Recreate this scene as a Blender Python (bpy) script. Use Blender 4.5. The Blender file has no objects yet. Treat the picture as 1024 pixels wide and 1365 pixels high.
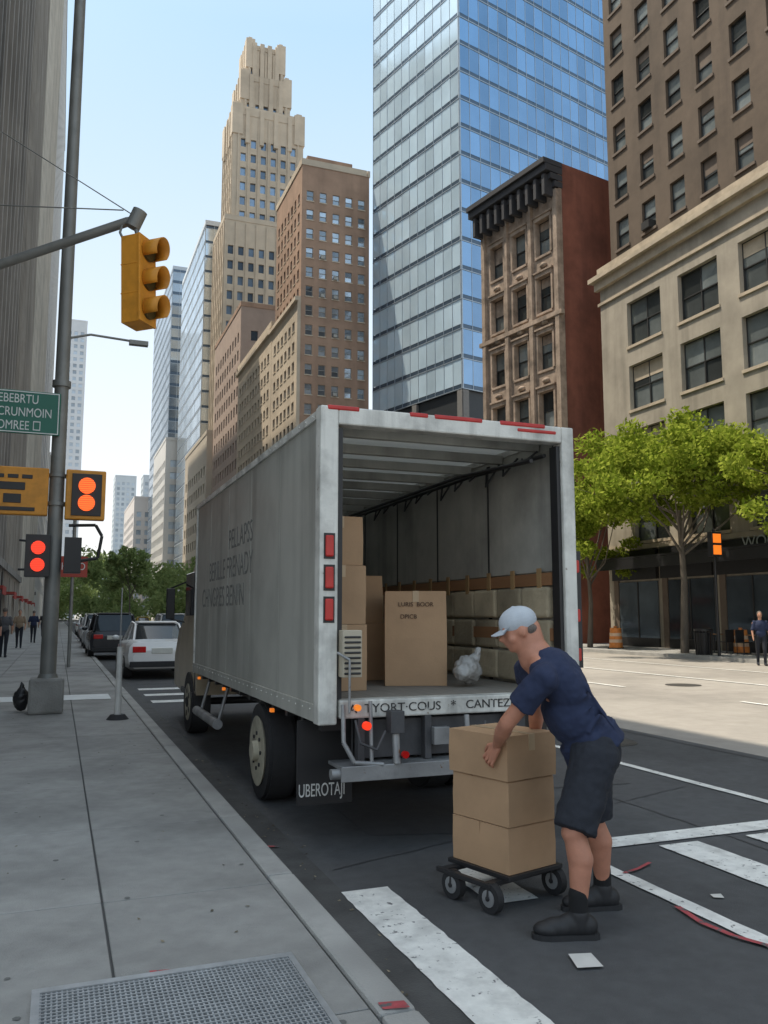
import bpy, bmesh, math, random
from mathutils import Vector, Matrix
random.seed(7)
import numpy as np
rng=np.random.default_rng(5)
sc=bpy.context.scene
COL=sc.collection
V=Vector
# ------------------------------------------------------------------ materials
MC={}
def M(name,col,rough=.7,metal=0,nscale=4,namt=.15,bump=0,bscale=60,island=0,spec=.5,emit=0,dirt=0,dscale=.6,stretch=None,streak=0,trans=0,wear=None):
    if name in MC: return MC[name]
    m=bpy.data.materials.new(name); m.use_nodes=True
    nt=m.node_tree; N=nt.nodes; L=nt.links
    b=N['Principled BSDF']
    b.inputs['Roughness'].default_value=rough; b.inputs['Metallic'].default_value=metal
    b.inputs['Specular IOR Level'].default_value=spec
    tc=N.new('ShaderNodeTexCoord'); mp=N.new('ShaderNodeMapping')
    L.new(tc.outputs['Object'],mp.inputs['Vector'])
    if stretch: mp.inputs['Scale'].default_value=stretch
    def noise(s,d=3,src=None):
        n=N.new('ShaderNodeTexNoise'); n.inputs['Scale'].default_value=s; n.inputs['Detail'].default_value=d
        n.inputs['Roughness'].default_value=.6
        L.new((src or mp).outputs['Vector'],n.inputs['Vector']); return n
    def math_(op,a,b_):
        n=N.new('ShaderNodeMath'); n.operation=op
        for i,x in enumerate((a,b_)):
            if isinstance(x,(int,float)): n.inputs[i].default_value=x
            else: L.new(x,n.inputs[i])
        return n.outputs[0]
    n1=noise(nscale)
    f=math_('MULTIPLY_ADD',n1.outputs['Fac'],namt*3); f.node.inputs[2].default_value=1-namt*1.5
    if island:
        g=N.new('ShaderNodeNewGeometry')
        r=math_('MULTIPLY_ADD',g.outputs['Random Per Island'],island*2); r.node.inputs[2].default_value=1-island
        f=math_('MULTIPLY',f,r)
    def darken(n2,amt,f,lo=.45,hi=.7):
        mr=N.new('ShaderNodeMapRange'); mr.inputs[1].default_value=lo; mr.inputs[2].default_value=hi
        mr.inputs[3].default_value=1; mr.inputs[4].default_value=1-amt
        L.new(n2.outputs['Fac'],mr.inputs[0]); return math_('MULTIPLY',f,mr.outputs[0])
    if dirt: f=darken(noise(dscale,6),dirt,f)
    if streak:
        m2=N.new('ShaderNodeMapping'); m2.inputs['Scale'].default_value=(1,1,.08); L.new(tc.outputs['Object'],m2.inputs['Vector'])
        f=darken(noise(streak,4,m2),.32,f,.48,.72)
    vs=N.new('ShaderNodeVectorMath'); vs.operation='SCALE'; vs.inputs[0].default_value=col[:3]
    L.new(f,vs.inputs['Scale']); out=vs.outputs[0]
    if wear:
        nw=noise(wear[1],7); mr=N.new('ShaderNodeMapRange'); mr.inputs[1].default_value=wear[2]; mr.inputs[2].default_value=wear[2]+.05
        L.new(nw.outputs['Fac'],mr.inputs[0]); mx=N.new('ShaderNodeMixRGB'); L.new(mr.outputs[0],mx.inputs[0]); L.new(out,mx.inputs[1]); mx.inputs[2].default_value=(*wear[0],1); out=mx.outputs[0]
    L.new(out,b.inputs['Base Color'])
    if bump:
        n3=noise(bscale,3); bp=N.new('ShaderNodeBump'); bp.inputs['Strength'].default_value=bump; bp.inputs['Distance'].default_value=.02
        L.new(n3.outputs['Fac'],bp.inputs['Height']); L.new(bp.outputs[0],b.inputs['Normal'])
    if emit:
        b.inputs['Emission Color'].default_value=(*col[:3],1); b.inputs['Emission Strength'].default_value=emit
    if trans: b.inputs['Transmission Weight'].default_value=trans
    MC[name]=m; return m
def leafmat(name,col,col2,tr=.45):
    m=bpy.data.materials.new(name); m.use_nodes=True; nt=m.node_tree;N=nt.nodes;L=nt.links
    N.remove(N['Principled BSDF']); out=N['Material Output']
    g=N.new('ShaderNodeNewGeometry'); mx=N.new('ShaderNodeMixRGB')
    mx.inputs[1].default_value=(*col,1); mx.inputs[2].default_value=(*col2,1); L.new(g.outputs['Random Per Island'],mx.inputs[0])
    d=N.new('ShaderNodeBsdfDiffuse'); t=N.new('ShaderNodeBsdfTranslucent'); ms=N.new('ShaderNodeMixShader'); ms.inputs[0].default_value=tr
    L.new(mx.outputs[0],d.inputs[0]); L.new(mx.outputs[0],t.inputs[0]); L.new(d.outputs[0],ms.inputs[1]); L.new(t.outputs[0],ms.inputs[2]); L.new(ms.outputs[0],out.inputs[0])
    return m
# ------------------------------------------------------------------ builders
def E(name,loc=(0,0,0)):
    o=bpy.data.objects.new(name,None); o.empty_display_size=.3; o.location=loc; COL.objects.link(o); return o
def link(o,parent,mat=None):
    COL.objects.link(o)
    mw=mat if mat is not None else Matrix.Identity(4)
    if parent is not None:
        o.parent=parent; o.matrix_local=Matrix.Translation(-V(parent.location))@mw
    else: o.matrix_local=mw
    return o
class MB:
    def __init__(s): s.v=[];s.f=[];s.m=[];s.sm=[]
    def add(s,vs,fs,mi=0,sm=False):
        n=len(s.v); s.v+= [tuple(v) for v in vs]
        for f in fs: s.f.append(tuple(i+n for i in f)); s.m.append(mi); s.sm.append(sm)
    def box(s,x0,x1,y0,y1,z0,z1,mi=0,X=None):
        vs=[V((x,y,z)) for z in (z0,z1) for y in (y0,y1) for x in (x0,x1)]
        if X is not None: vs=[X@v for v in vs]
        s.add(vs,[(0,2,3,1),(4,5,7,6),(0,1,5,4),(2,6,7,3),(0,4,6,2),(1,3,7,5)],mi)
    def quad(s,a,b,c,d,mi=0): s.add([a,b,c,d],[(0,1,2,3)],mi)
    def cyl(s,p0,p1,r0,r1=None,n=14,mi=0,caps=True,sm=True):
        p0=V(p0);p1=V(p1); r1=r0 if r1 is None else r1
        d=(p1-p0).normalized(); a=d.orthogonal().normalized(); b=d.cross(a)
        vs=[]
        for p,r in((p0,r0),(p1,r1)):
            for i in range(n):
                t=2*math.pi*i/n; vs.append(p+a*(r*math.cos(t))+b*(r*math.sin(t)))
        s.add(vs,[(i,(i+1)%n,n+(i+1)%n,n+i) for i in range(n)],mi,sm)
        if caps: s.add(vs[:n],[tuple(range(n))],mi); s.add(vs[n:],[tuple(range(n))],mi)
    def tube(s,pts,r,n=8,mi=0):
        for a,b in zip(pts[:-1],pts[1:]): s.cyl(a,b,r,r,n,mi)
    def sph(s,c,r,mi=0,n=12,X=None):
        c=V(c); r=(r,r,r) if isinstance(r,(int,float)) else r
        vs=[];fs=[]; R=n//2+1
        for j in range(1,R):
            ph=math.pi*j/R
            for i in range(n):
                t=2*math.pi*i/n; vs.append(V((r[0]*math.sin(ph)*math.cos(t),r[1]*math.sin(ph)*math.sin(t),r[2]*math.cos(ph))))
        vs+= [V((0,0,r[2])),V((0,0,-r[2]))]; T=len(vs)-2;B=T+1
        for j in range(R-2):
            for i in range(n): fs.append((j*n+i,(j+1)*n+i,(j+1)*n+(i+1)%n,j*n+(i+1)%n))
        for i in range(n): fs.append((T,i,(i+1)%n)); fs.append((B,(R-2)*n+(i+1)%n,(R-2)*n+i))
        if X is not None: vs=[X@v for v in vs]
        s.add([v+c for v in vs],fs,mi,True)
    def cap(s,p0,p1,r0,r1=None,mi=0):
        r1=r0 if r1 is None else r1
        s.cyl(p0,p1,r0,r1,16,mi); s.sph(p0,r0,mi,16); s.sph(p1,r1,mi,16)
    def obj(s,name,mats,parent=None,bevel=0,recalc=True,seg=1):
        me=bpy.data.meshes.new(name); me.from_pydata(s.v,[],s.f)
        me.polygons.foreach_set('material_index',s.m); me.polygons.foreach_set('use_smooth',s.sm)
        for m in mats: me.materials.append(m)
        if recalc:
            bm=bmesh.new(); bm.from_mesh(me); bmesh.ops.recalc_face_normals(bm,faces=bm.faces); bm.to_mesh(me); bm.free()
        me.update()
        o=bpy.data.objects.new(name,me); link(o,parent)
        if bevel:
            b=o.modifiers.new('bevel','BEVEL'); b.width=bevel; b.segments=seg; b.limit_method='ANGLE'; b.angle_limit=math.radians(50)
        return o
def blob(name,mb,mat,parent,voxel=.01,smooth=5,disp=0,dscale=.1):
    o=mb.obj(name,[mat],parent,recalc=True)
    r=o.modifiers.new('remesh','REMESH'); r.mode='VOXEL'; r.voxel_size=voxel; r.use_smooth_shade=True
    s=o.modifiers.new('smooth','SMOOTH'); s.factor=.5; s.iterations=smooth
    if disp:
        t=bpy.data.textures.new(name+'_folds','CLOUDS'); t.noise_scale=dscale
        d=o.modifiers.new('folds','DISPLACE'); d.texture=t; d.strength=disp; d.mid_level=.5
    return o
def text(body,loc,size,xd,up,mat,parent,name='lettering',align='LEFT',ext=.002,sx=1):
    c=bpy.data.curves.new(name,'FONT'); c.body=body; c.size=size; c.extrude=ext; c.align_x=align; c.align_y='CENTER'
    c.materials.append(mat); o=bpy.data.objects.new(name,c)
    x=V(xd).normalized();y=V(up).normalized();z=x.cross(y)
    R=Matrix((x,y,z)).transposed().to_4x4()
    return link(o,parent,Matrix.Translation(V(loc))@R@Matrix.Diagonal((sx,1,1,1)))
# ------------------------------------------------------------------ world
w=bpy.data.worlds.new("World"); sc.world=w; w.use_nodes=True
nt=w.node_tree; bg=nt.nodes['Background']; sky=nt.nodes.new('ShaderNodeTexSky'); sky.sky_type='NISHITA'; sky.sun_disc=False
SD=V((.36,-.25,-1)).normalized()
sky.sun_elevation=math.asin(-SD.z); sky.sun_rotation=math.atan2(-SD.x,-SD.y)%(2*math.pi)
sky.dust_density=3.5; sky.air_density=1.0; sky.ozone_density=1.0
NW=nt.nodes; LW=nt.links
# thin bright haze over the clear sky, whiter towards the horizon, with an aureole around the sun
tcw=NW.new('ShaderNodeTexCoord'); sx_=NW.new('ShaderNodeSeparateXYZ'); LW.new(tcw.outputs['Generated'],sx_.inputs[0])
rp=NW.new('ShaderNodeValToRGB'); LW.new(sx_.outputs['Z'],rp.inputs[0])
rp.color_ramp.elements[0].position=.02; rp.color_ramp.elements[0].color=(.98,.965,.93,1)
rp.color_ramp.elements[1].position=.6; rp.color_ramp.elements[1].color=(.45,.66,.86,1)
e_=rp.color_ramp.elements.new(.28); e_.color=(.76,.85,.93,1)
e_=rp.color_ramp.elements.new(.95); e_.color=(.6,.74,.88,1)
scl=NW.new('ShaderNodeVectorMath'); scl.operation='SCALE'; scl.inputs['Scale'].default_value=8.3; LW.new(rp.outputs[0],scl.inputs[0])
dt=NW.new('ShaderNodeVectorMath'); dt.operation='DOT_PRODUCT'; dt.inputs[1].default_value=-SD; LW.new(tcw.outputs['Generated'],dt.inputs[0])
mx0=NW.new('ShaderNodeMath'); mx0.operation='MAXIMUM'; mx0.inputs[1].default_value=0; LW.new(dt.outputs['Value'],mx0.inputs[0])
pw=NW.new('ShaderNodeMath'); pw.operation='POWER'; pw.inputs[1].default_value=12; LW.new(mx0.outputs[0],pw.inputs[0])
au=NW.new('ShaderNodeVectorMath'); au.operation='SCALE'; au.inputs[0].default_value=(20,18.2,15.5); LW.new(pw.outputs[0],au.inputs['Scale'])
ad_=NW.new('ShaderNodeVectorMath'); ad_.operation='ADD'; LW.new(scl.outputs[0],ad_.inputs[0]); LW.new(au.outputs[0],ad_.inputs[1])
mxw=NW.new('ShaderNodeMixRGB'); mxw.inputs[0].default_value=.9; LW.new(sky.outputs[0],mxw.inputs[1]); LW.new(ad_.outputs[0],mxw.inputs[2])
LW.new(mxw.outputs[0],bg.inputs[0]); bg.inputs[1].default_value=.15
sl=bpy.data.lights.new('sun','SUN'); sl.energy=5.0; sl.angle=math.radians(.5); sl.color=(1,.9,.74)
so=bpy.data.objects.new('sun',sl); so.rotation_euler=SD.to_track_quat('-Z','Y').to_euler(); so.location=(-20,20,60); COL.objects.link(so)
sc.view_settings.view_transform='Standard'; sc.view_settings.look='None'; sc.view_settings.exposure=0
cam=bpy.data.cameras.new('camera'); cam.lens=29.54; cam.sensor_width=36; cam.clip_end=5000; cam.clip_start=.05
co=bpy.data.objects.new('camera',cam); co.location=(0,0,1.6); co.rotation_euler=(math.radians(97.02),0,math.radians(-21.08)); COL.objects.link(co); sc.camera=co
# ------------------------------------------------------------------ base mats
asph=M('asphalt',(.098,.100,.105),.85,0,9,.2,.6,180,dirt=.4,dscale=.5)
asph2=M('asphalt_sunlit',(.33,.305,.275),.85,0,3,.14,.4,120,dirt=.3,dscale=.3)  # far lanes paler than the near road: sunlight painted into the asphalt colour
conc=M('sidewalk_concrete',(.325,.32,.307),.85,0,7,.15,.4,150,island=.07,dirt=.35,dscale=.9)
concd=M('joint_dark',(.08,.08,.08),.9)
kerbm=M('kerb_stone',(.37,.365,.35),.8,0,6,.2,.4,80,island=.12,dirt=.4,dscale=1.5)
paint=M('road_paint',(.8,.8,.77),.7,0,14,.14,.3,100,dirt=.3,dscale=5,wear=((.16,.16,.165),22,.615))
redp=M('red_marking',(.4,.07,.08),.8,0,20,.3,wear=((.11,.11,.115),18,.56))
steel=M('galvanised_steel',(.42,.43,.44),.45,.6,12,.2,.1,60)
poleM=M('pole_paint',(.24,.24,.225),.5,.3,6,.25,.1,40,dirt=.3,dscale=3)
black=M('black_paint',(.02,.02,.022),.45)
rubber=M('rubber',(.025,.025,.027),.75,0,20,.2)
white=M('white_paint',(.7,.69,.66),.5,0,6,.1,.05,30,dirt=.3,dscale=2)
win=M('window_glass',(.16,.2,.25),.07,.75,.5,.2,island=.75)
wind=M('dark_glass',(.10,.12,.135),.06,.6,1,.3,island=.8)
winr=M('blind_glass',(.26,.29,.29),.08,.6,1,.3,island=.85)
frm=M('frame_dark',(.035,.035,.035),.5); frw=M('frame_pale',(.4,.39,.36),.6)
# ------------------------------------------------------------------ ground
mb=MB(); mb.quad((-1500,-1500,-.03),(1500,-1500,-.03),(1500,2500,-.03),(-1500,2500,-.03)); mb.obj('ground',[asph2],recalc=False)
mb=MB(); mb.quad((1.3,-60,0),(7.6,-60,0),(7.6,420,0),(1.3,420,0))
mb.obj('road',[asph],recalc=False)
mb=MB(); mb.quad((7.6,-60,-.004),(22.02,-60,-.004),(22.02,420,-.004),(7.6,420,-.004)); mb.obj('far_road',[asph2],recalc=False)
sw=E('sidewalk'); mb=MB(); mb.box(-40,1.17,-60,420,-.02,.118,0); mb.obj('bed',[concd],sw)
mb=MB(); ys=[-.03+1.6*k for k in range(-12,120)]; xs=[-3.62,-2.72,-1.22,.28,1.17]
for i in range(4):
    for y in ys:
        z=.13+random.uniform(-.002,.002); mb.box(xs[i]+.006,xs[i+1]-.006,y+.006,y+1.594,.11,z,0)
mb.obj('paving_slab',[conc],sw,bevel=.004)
mb=MB(); mb.box(-40,-3.63,-60,420,.1,.128); mb.obj('inner_paving',[conc],sw)
kb=E('kerb'); mb=MB(); y=-20
while y<200:
    L_=random.choice([1.5,1.8,2.2]); mb.box(1.178,1.33,y+.004,y+L_-.004,-.02,.135,0); y+=L_
mb.obj('kerb_stone',[kerbm],kb,bevel=.018,seg=2)
mb=MB(); mb.quad((1.34,-20,.004),(1.62,-20,.004),(1.62,200,.004),(1.34,200,.004)); mb.obj('gutter',[M('gutter_grime',(.08,.08,.08),.8,0,5,.3,.4,90,dirt=.4,dscale=2)],recalc=False)
tar=M('tar_patch',(.072,.072,.076),.75,0,8,.2,.3,120)
mb=MB(); mb.quad((2.2,6.0,.005),(3.3,5.7,.005),(3.5,8.5,.005),(2.3,8.8,.005)); mb.quad((4.2,7,.005),(5.2,6.9,.005),(5.2,9.6,.005),(4.1,9.4,.005))
def strip(mb,pts,w_,z,mi=0):
    for a,b in zip(pts[:-1],pts[1:]):
        d=(V(b)-V(a)).normalized(); n_=V((-d.y,d.x))*w_/2; a2,b2=V(a),V(b)
        mb.quad((*(a2+n_),z),(*(a2-n_),z),(*(b2-n_),z),(*(b2+n_),z),mi)
def wig(p,q,n,a): return [(p[0]+(q[0]-p[0])*i/n+random.uniform(-a,a),p[1]+(q[1]-p[1])*i/n+random.uniform(-a,a)) for i in range(n+1)]
strip(mb,wig((1.7,5.3),(5.6,6.6),40,.012),.012,.0065); strip(mb,wig((4.6,1.5),(4.7,12),60,.012),.014,.0062)
strip(mb,wig((7.4,3),(7.5,30),60,.02),.03,.006)
mb.obj('tar_patch',[tar],recalc=False)
mb=MB(); mb.cyl((6.6,9.2,0),(6.6,9.2,.008),.36,n=28,sm=False); mb.cyl((6.6,9.2,0),(6.6,9.2,.011),.3,n=28,sm=False); mb.cyl((13.6,16,-.01),(13.6,16,.006),.4,n=28,sm=False); mb.obj('manhole_cover',[M('cast_iron',(.08,.075,.07),.6,.5,30,.3,.4,60)])
sw2=E('sidewalk'); mb=MB()
for i in range(3):
    for k in range(-10,100):
        mb.box(22.2+i*1.27+.006,22.2+(i+1)*1.27-.006,k*1.6,k*1.6+1.59,-.02,.13,0)
mb.box(22,22.19,-40,300,-.02,.132,1); mb.box(26.02,60,-60,300,-.02,.12,0); mb.obj('paving_slab',[conc,kerbm],sw2)
def rect(mb,x0,x1,y0,y1,z,mi=0,n=1): mb.quad((x0,y0,z),(x1,y0,z),(x1,y1,z),(x0,y1,z),mi)
def worn(mb,x0,x1,y0,y1,z,step=.12,a=.012,mi=0):
    n=max(2,int((y1-y0)/step)); L=[(x0+random.uniform(-a,a),y0+(y1-y0)*i/n) for i in range(n+1)]; R=[(x1+random.uniform(-a,a),y0+(y1-y0)*i/n) for i in range(n+1)]
    for i in range(n): mb.quad((*L[i],z),(*R[i],z),(*R[i+1],z),(*L[i+1],z),mi)
mb=MB()
worn(mb,1.60,1.89,.6,4.85,.009,.07,.005); worn(mb,2.33,2.62,4.35,5.02,.009,.07,.005)
worn(mb,5.73,5.83,-5,30,.009,.3,.006); rect(mb,5.73,5.83,30,60,.009); worn(mb,3.27,3.38,.3,4.9,.009,.15,.005)
worn(mb,3.98,4.32,4.0,5.0,.009,.07,.005); worn(mb,4.75,5.1,4.0,5.0,.009,.07,.005); rect(mb,3.42,5.7,5.08,5.3,.009)
for y in range(-20,120,9): rect(mb,11.9,12.02,y,y+5.5,.009)
rect(mb,15.2,15.32,-20,160,.009); rect(mb,18.6,18.7,-20,160,.009)
for y in (16.2,17.6,19): rect(mb,1.7,7,y,y+.45,.009)
mb.obj('road_marking',[paint],recalc=False)
mb=MB(); mb.quad((2.27,3.45,.014),(2.39,3.42,.014),(2.42,3.56,.019),(2.32,3.6,.014)); mb.quad((3.55,4.0,.01),(3.6,3.97,.01),(3.63,4.03,.012),(3.57,4.05,.01)); mb.obj('paper_scrap',[white],recalc=False)
mb=MB()
strip(mb,[(3.25,3.95),(3.2,3.7),(3.22,3.5),(3.3,3.3),(3.42,3.1)],.035,.014); strip(mb,[(3.35,4.55),(3.5,4.6),(3.65,4.68)],.025,.014)
mb.quad((1.36,5.95,.014),(1.5,5.9,.014),(1.5,5.93,.014),(1.36,5.99,.014))
mb.quad((.42,3.78,.136),(.62,3.74,.136),(.62,3.76,.136),(.42,3.8,.136)); mb.quad((1.2,3.12,.14),(1.30,3.1,.14),(1.30,3.16,.14),(1.2,3.18,.14))
mb.obj('red_marking',[redp],recalc=False)
mb=MB()
for k in range(260):
    if random.random()<.5: x,y,z=random.uniform(1.36,1.7),random.uniform(2,14),.008
    else: x,y,z=random.uniform(-2,1.2),random.uniform(2.5,14),.134
    s_=random.uniform(.004,.013); t=random.random()*3; a=V((math.cos(t),math.sin(t),0))*s_; b=V((-math.sin(t),math.cos(t),0))*s_*.6; c=V((x,y,z))
    mb.quad(c-a-b,c+a-b,c+a+b+V((0,0,s_*.4)),c-a+b)
mb.obj('litter_and_leaves',[M('litter',(.2,.17,.12),.9,0,1,.2,island=.8)],recalc=False)
mb=MB()
for k in range(70): # chewing-gum spots on the pavement
    c=V((random.uniform(-1.6,1.1),random.uniform(3,13),.1335)); s_=random.uniform(.008,.02); mb.add([c+V((math.cos(i*.9)*s_*random.uniform(.8,1.1),math.sin(i*.9)*s_,0)) for i in range(7)],[tuple(range(7))])
mb.obj('gum_spots',[M('gum_dark',(.15,.15,.145),.9)],recalc=False)
mb=MB(); rect(mb,-1.6,.95,15.9,16.9,.138); mb.obj('painted_sun_patch',[M('sun_patch_tone',(.7,.72,.72),.7)],recalc=False)  # patch of sunlight on the pavement, painted as a pale sheet
g=E('metal_grate',(.5,3,.13)); mb=MB()
mb.box(-.02,1.0,2.5,3.72,.128,.134,1)
for i in range(52): mb.box(0+i*.0192,.007+i*.0192,2.52,3.7,.134,.146,0)
for i in range(42): mb.box(0,.985,2.53+i*.028,2.537+i*.028,.134,.149,0)
for a in ((-.03,1.01,3.70,3.74),(-.03,0,2.48,3.7),(.985,1.01,2.48,3.7)): mb.box(*a,.13,.152,0)
mb.obj('grate_bars',[steel,black],g)
# ------------------------------------------------------------------ buildings
def facade(mb,p,q,z0,H,P,rough=None):
    p=V((p[0],p[1],0));q=V((q[0],q[1],0)); W=(q-p).length; U=(q-p)/W; Nn=V((U.y,-U.x,0))
    bay,fl,ww,wh=P['bay'],P['floor'],P['ww'],P['wh']; dp=P.get('depth',.25)
    nc=max(1,int((W-P.get('mar',.3)*2)//bay)); off=(W-nc*bay)/2 if 'off' not in P else P['off']
    zs0=P.get('zs',z0+1); nr=int((z0+H-P.get('top',1.0)-zs0)//fl)
    def pt(u,z,d=0): return p+U*u+V((0,0,z))-Nn*d
    cur=z0
    Xm=Matrix((U,-Nn,V((0,0,1)))).transposed().to_4x4(); Xm.translation=p
    for r in range(nr):
        zb=zs0+r*fl; zt=zb+wh
        mb.quad(pt(0,cur),pt(W,cur),pt(W,zb),pt(0,zb),0); cur=zt
        u=0
        for c in range(nc):
            ul=off+c*bay+(bay-ww)/2; ur=ul+ww
            mb.quad(pt(u,zb),pt(ul,zb),pt(ul,zt),pt(u,zt),0); u=ur
            mb.quad(pt(ul,zb),pt(ul,zt),pt(ul,zt,dp),pt(ul,zb,dp),0); mb.quad(pt(ur,zb),pt(ur,zt),pt(ur,zt,dp),pt(ur,zb,dp),0)
            mb.quad(pt(ul,zb),pt(ur,zb),pt(ur,zb,dp),pt(ul,zb,dp),0); mb.quad(pt(ul,zt),pt(ur,zt),pt(ur,zt,dp),pt(ul,zt,dp),0)
            if P.get('sash'):
                k=P['sash']; zm=(zb+zt)/2
                tl=lambda: random.uniform(-.012,.012)
                for j in range(k):
                    a=ul+ww*j/k; b=ul+ww*(j+1)/k
                    mb.quad(pt(a,zb,dp+tl()),pt(b,zb,dp+tl()),pt(b,zm,dp),pt(a,zm,dp),1); mb.quad(pt(a,zm,dp-.04),pt(b,zm,dp-.04),pt(b,zt,dp-.04+tl()),pt(a,zt,dp-.04+tl()),1)
                fr=.05
                for a in ((ul,ur,zb,zb+fr),(ul,ur,zt-fr,zt),(ul,ur,zm-fr/2,zm+fr/2),(ul,ul+fr,zb,zt),(ur-fr,ur,zb,zt)):
                    mb.box(a[0],a[1],dp-.07,dp-.015,a[2],a[3],2,Xm)
                if k>1:
                    for j in range(1,k): uu=ul+ww*j/k; mb.box(uu-.03,uu+.03,dp-.075,dp-.015,zb,zt,2,Xm)
                if P.get('shade') and random.random()<P['shade']:
                    hh=random.uniform(.25,.85)*(zt-zm)*1.2; mb.box(ul+.06,ur-.06,dp-.062,dp-.055,zt-.05-hh,zt-.05,3,Xm)
            else: mb.quad(pt(ul,zb,dp),pt(ur,zb,dp),pt(ur,zt,dp),pt(ul,zt,dp),1)
            if P.get('sill'):
                mb.box(ul-.08,ur+.08,-.07,.02,zb-.14,zb-.003,3,Xm)
                if P['sill']>1: mb.box(ul-.12,ur+.12,-.09,.02,zt+.003,zt+.24,3,Xm); mb.box(ul-.2,ur+.2,-.16,.02,zt+.243,zt+.34,3,Xm); mb.box(ul-.16,ul-.02,-.06,.02,zb,zt,3,Xm); mb.box(ur+.02,ur+.16,-.06,.02,zb,zt,3,Xm)
            if P.get('ac') and random.random()<P['ac']:
                mb.box(ul+ww*.2,ul+ww*.75,-.25,.2,zb+.03,zb+.42,2,Xm)
        mb.quad(pt(u,zb),pt(W,zb),pt(W,zt),pt(u,zt),0)
    mb.quad(pt(0,cur),pt(W,cur),pt(W,z0+H),pt(0,z0+H),0)
    if P.get('belt'):
        for zz,hh,pr in P['belt']: mb.box(-pr,W+pr,-pr,.0,zz,zz+hh,3,Xm)
    if P.get('pier'):
        for c in range(nc+1): uu=off+c*bay; mb.box(uu-P['pier']/2,uu+P['pier']/2,-.22,.0,z0,z0+H-.5,0,Xm)
def building(name,cs,z0,H,sides,mats,par=None,parapet=.8,roofm=None):
    c=sum((V((x[0],x[1],0)) for x in cs),V())/len(cs)
    e=par or E(name,(c.x,c.y,0)); mb=MB()
    n=len(cs)
    for i in range(n):
        p,q=cs[i],cs[(i+1)%n]
        if i in sides: facade(mb,p,q,z0,H,sides[i])
        else: mb.quad((*p,z0),(*q,z0),(*q,z0+H),(*p,z0+H),0)
    mb.obj('walls',mats,e,recalc=False)
    mb=MB(); mb.add([(*p,z0+H-.3) for p in cs],[tuple(range(n))],0)
    for i in range(n):
        p=V((*cs[i],0));q=V((*cs[(i+1)%n],0));U=(q-p);W=U.length;U/=W;Nn=V((U.y,-U.x,0)); Xm=Matrix((U,-Nn,V((0,0,1)))).transposed().to_4x4(); Xm.translation=p
        if parapet: mb.box(-.1,W-.35,-.1,.25,z0+H+.002,z0+H+parapet,1,Xm)
    mb.obj('roof',[M('roof_grey',(.2,.2,.2)),mats[3]],e)
    return e
def rc(x0,x1,y0,y1): return [(x0,y0),(x1,y0),(x1,y1),(x0,y1)]   # edges:0=-Y,1=+X,2=+Y,3=-X
lime=M('limestone',(.39,.345,.28),.85,0,1.2,.12,.2,25,dirt=.3,dscale=.35,streak=1.1); limet=M('limestone_trim',(.48,.4,.3),.8,0,3,.15,.15,30,dirt=.3,dscale=1)
brown=M('brown_brick',(.13,.096,.07),.9,0,2,.15,.3,30,dirt=.3,dscale=.3,streak=.9); brownt=M('brown_trim',(.15,.115,.09),.85,0,3,.2)
lb=building('limestone_building',rc(26,60,-6,35.7),0,19.3,{3:dict(bay=3.72,floor=3.25,ww=2.5,wh=2.25,zs=5.15,top=.5,depth=.3,sash=2,sill=1,off=1.55,shade=.5,belt=[(18.6,.45,.22),(19.06,.24,.45),(4.75,.22,.12),(17.75,.15,.1)])},[lime,winr,frm,limet],parapet=.5)
mb=MB()
for k in range(12):
    y=35.2-k*3.6
    mb.box(25.80,25.995,y-3.3,y,3.3,4.7,0); mb.box(25.9,25.99,y-.35,y-.0,.13,3.3,1); mb.box(25.93,25.98,y-3.25,y-.37,.55,3.2,2); mb.box(25.9,25.99,y-3.25,y-.37,.13,.54,0)
    mb.box(25.9,25.97,y-1.85,y-1.78,.56,3.2,0)
mb.box(24.6,25.79,17,34.8,4.2,4.3,0); mb.box(24.6,24.66,17,34.8,3.75,4.19,0)
mb.obj('storefront',[black,brownt,wind],lb)
text('WOOFER  CAFE',(25.78,24,4.5),.7,(0,-1,0),(0,0,1),M('sign_white',(.6,.6,.58)),lb,align='CENTER')
building('brown_brick_tower',rc(26.7,52,-6,35.6),19.82,46,{3:dict(bay=2.1,floor=2.68,ww=1.02,wh=1.6,zs=20.7,top=1,depth=.22,sash=1,sill=1,off=.0,ac=.05,shade=.4)},[brown,winr,frm,brownt])
redb=M('red_brick',(.27,.095,.06),.9,0,1.5,.2,.3,30,dirt=.35,dscale=.4,streak=.8); orn=M('weathered_brownstone',(.4,.305,.235),.9,0,3,.25,.5,12,dirt=.5,dscale=1.2,streak=1.5)
c0=V((25.1,38.0)); dd=V((-.18,.9837)); rr=V((.9837,.18)); W_=6.75
cs=[tuple(c0),tuple(c0+rr*14),tuple(c0+rr*14+dd*W_),tuple(c0+dd*W_)]
rb=building('red_brick_building',cs,0,26.2,{3:dict(bay=2.05,floor=3.35,ww=1.15,wh=2.1,zs=5.2,top=.8,depth=.35,sash=1,sill=2,mar=.2,shade=.4,belt=[(11.3,.25,.25),(18.0,.25,.25),(4.3,.5,.3)])},[orn,winr,frm,orn],parapet=0)
mb=MB(); Xm=Matrix(((rr.x,dd.x,0,c0.x),(rr.y,dd.y,0,c0.y),(0,0,1,0),(0,0,0,1)))
mb.box(.25,14.02,-.03,0.0,0,26.9,1,Xm)
for zz,pr,h in ((25.4,.3,.35),(25.8,.6,.35),(26.2,.95,.4),(26.62,1.1,.3)): mb.box(-pr,.3,-.04,W_+.3,zz,zz+h-.01,0,Xm)
for k in range(10): mb.box(-.85,-.05,.2+k*.7,.42+k*.7,24.9,26.1,0,Xm)
for k in range(4): mb.box(-.22,-.001,-.02+k*2.15,.28+k*2.15,4.9,25.3,2,Xm)
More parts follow.
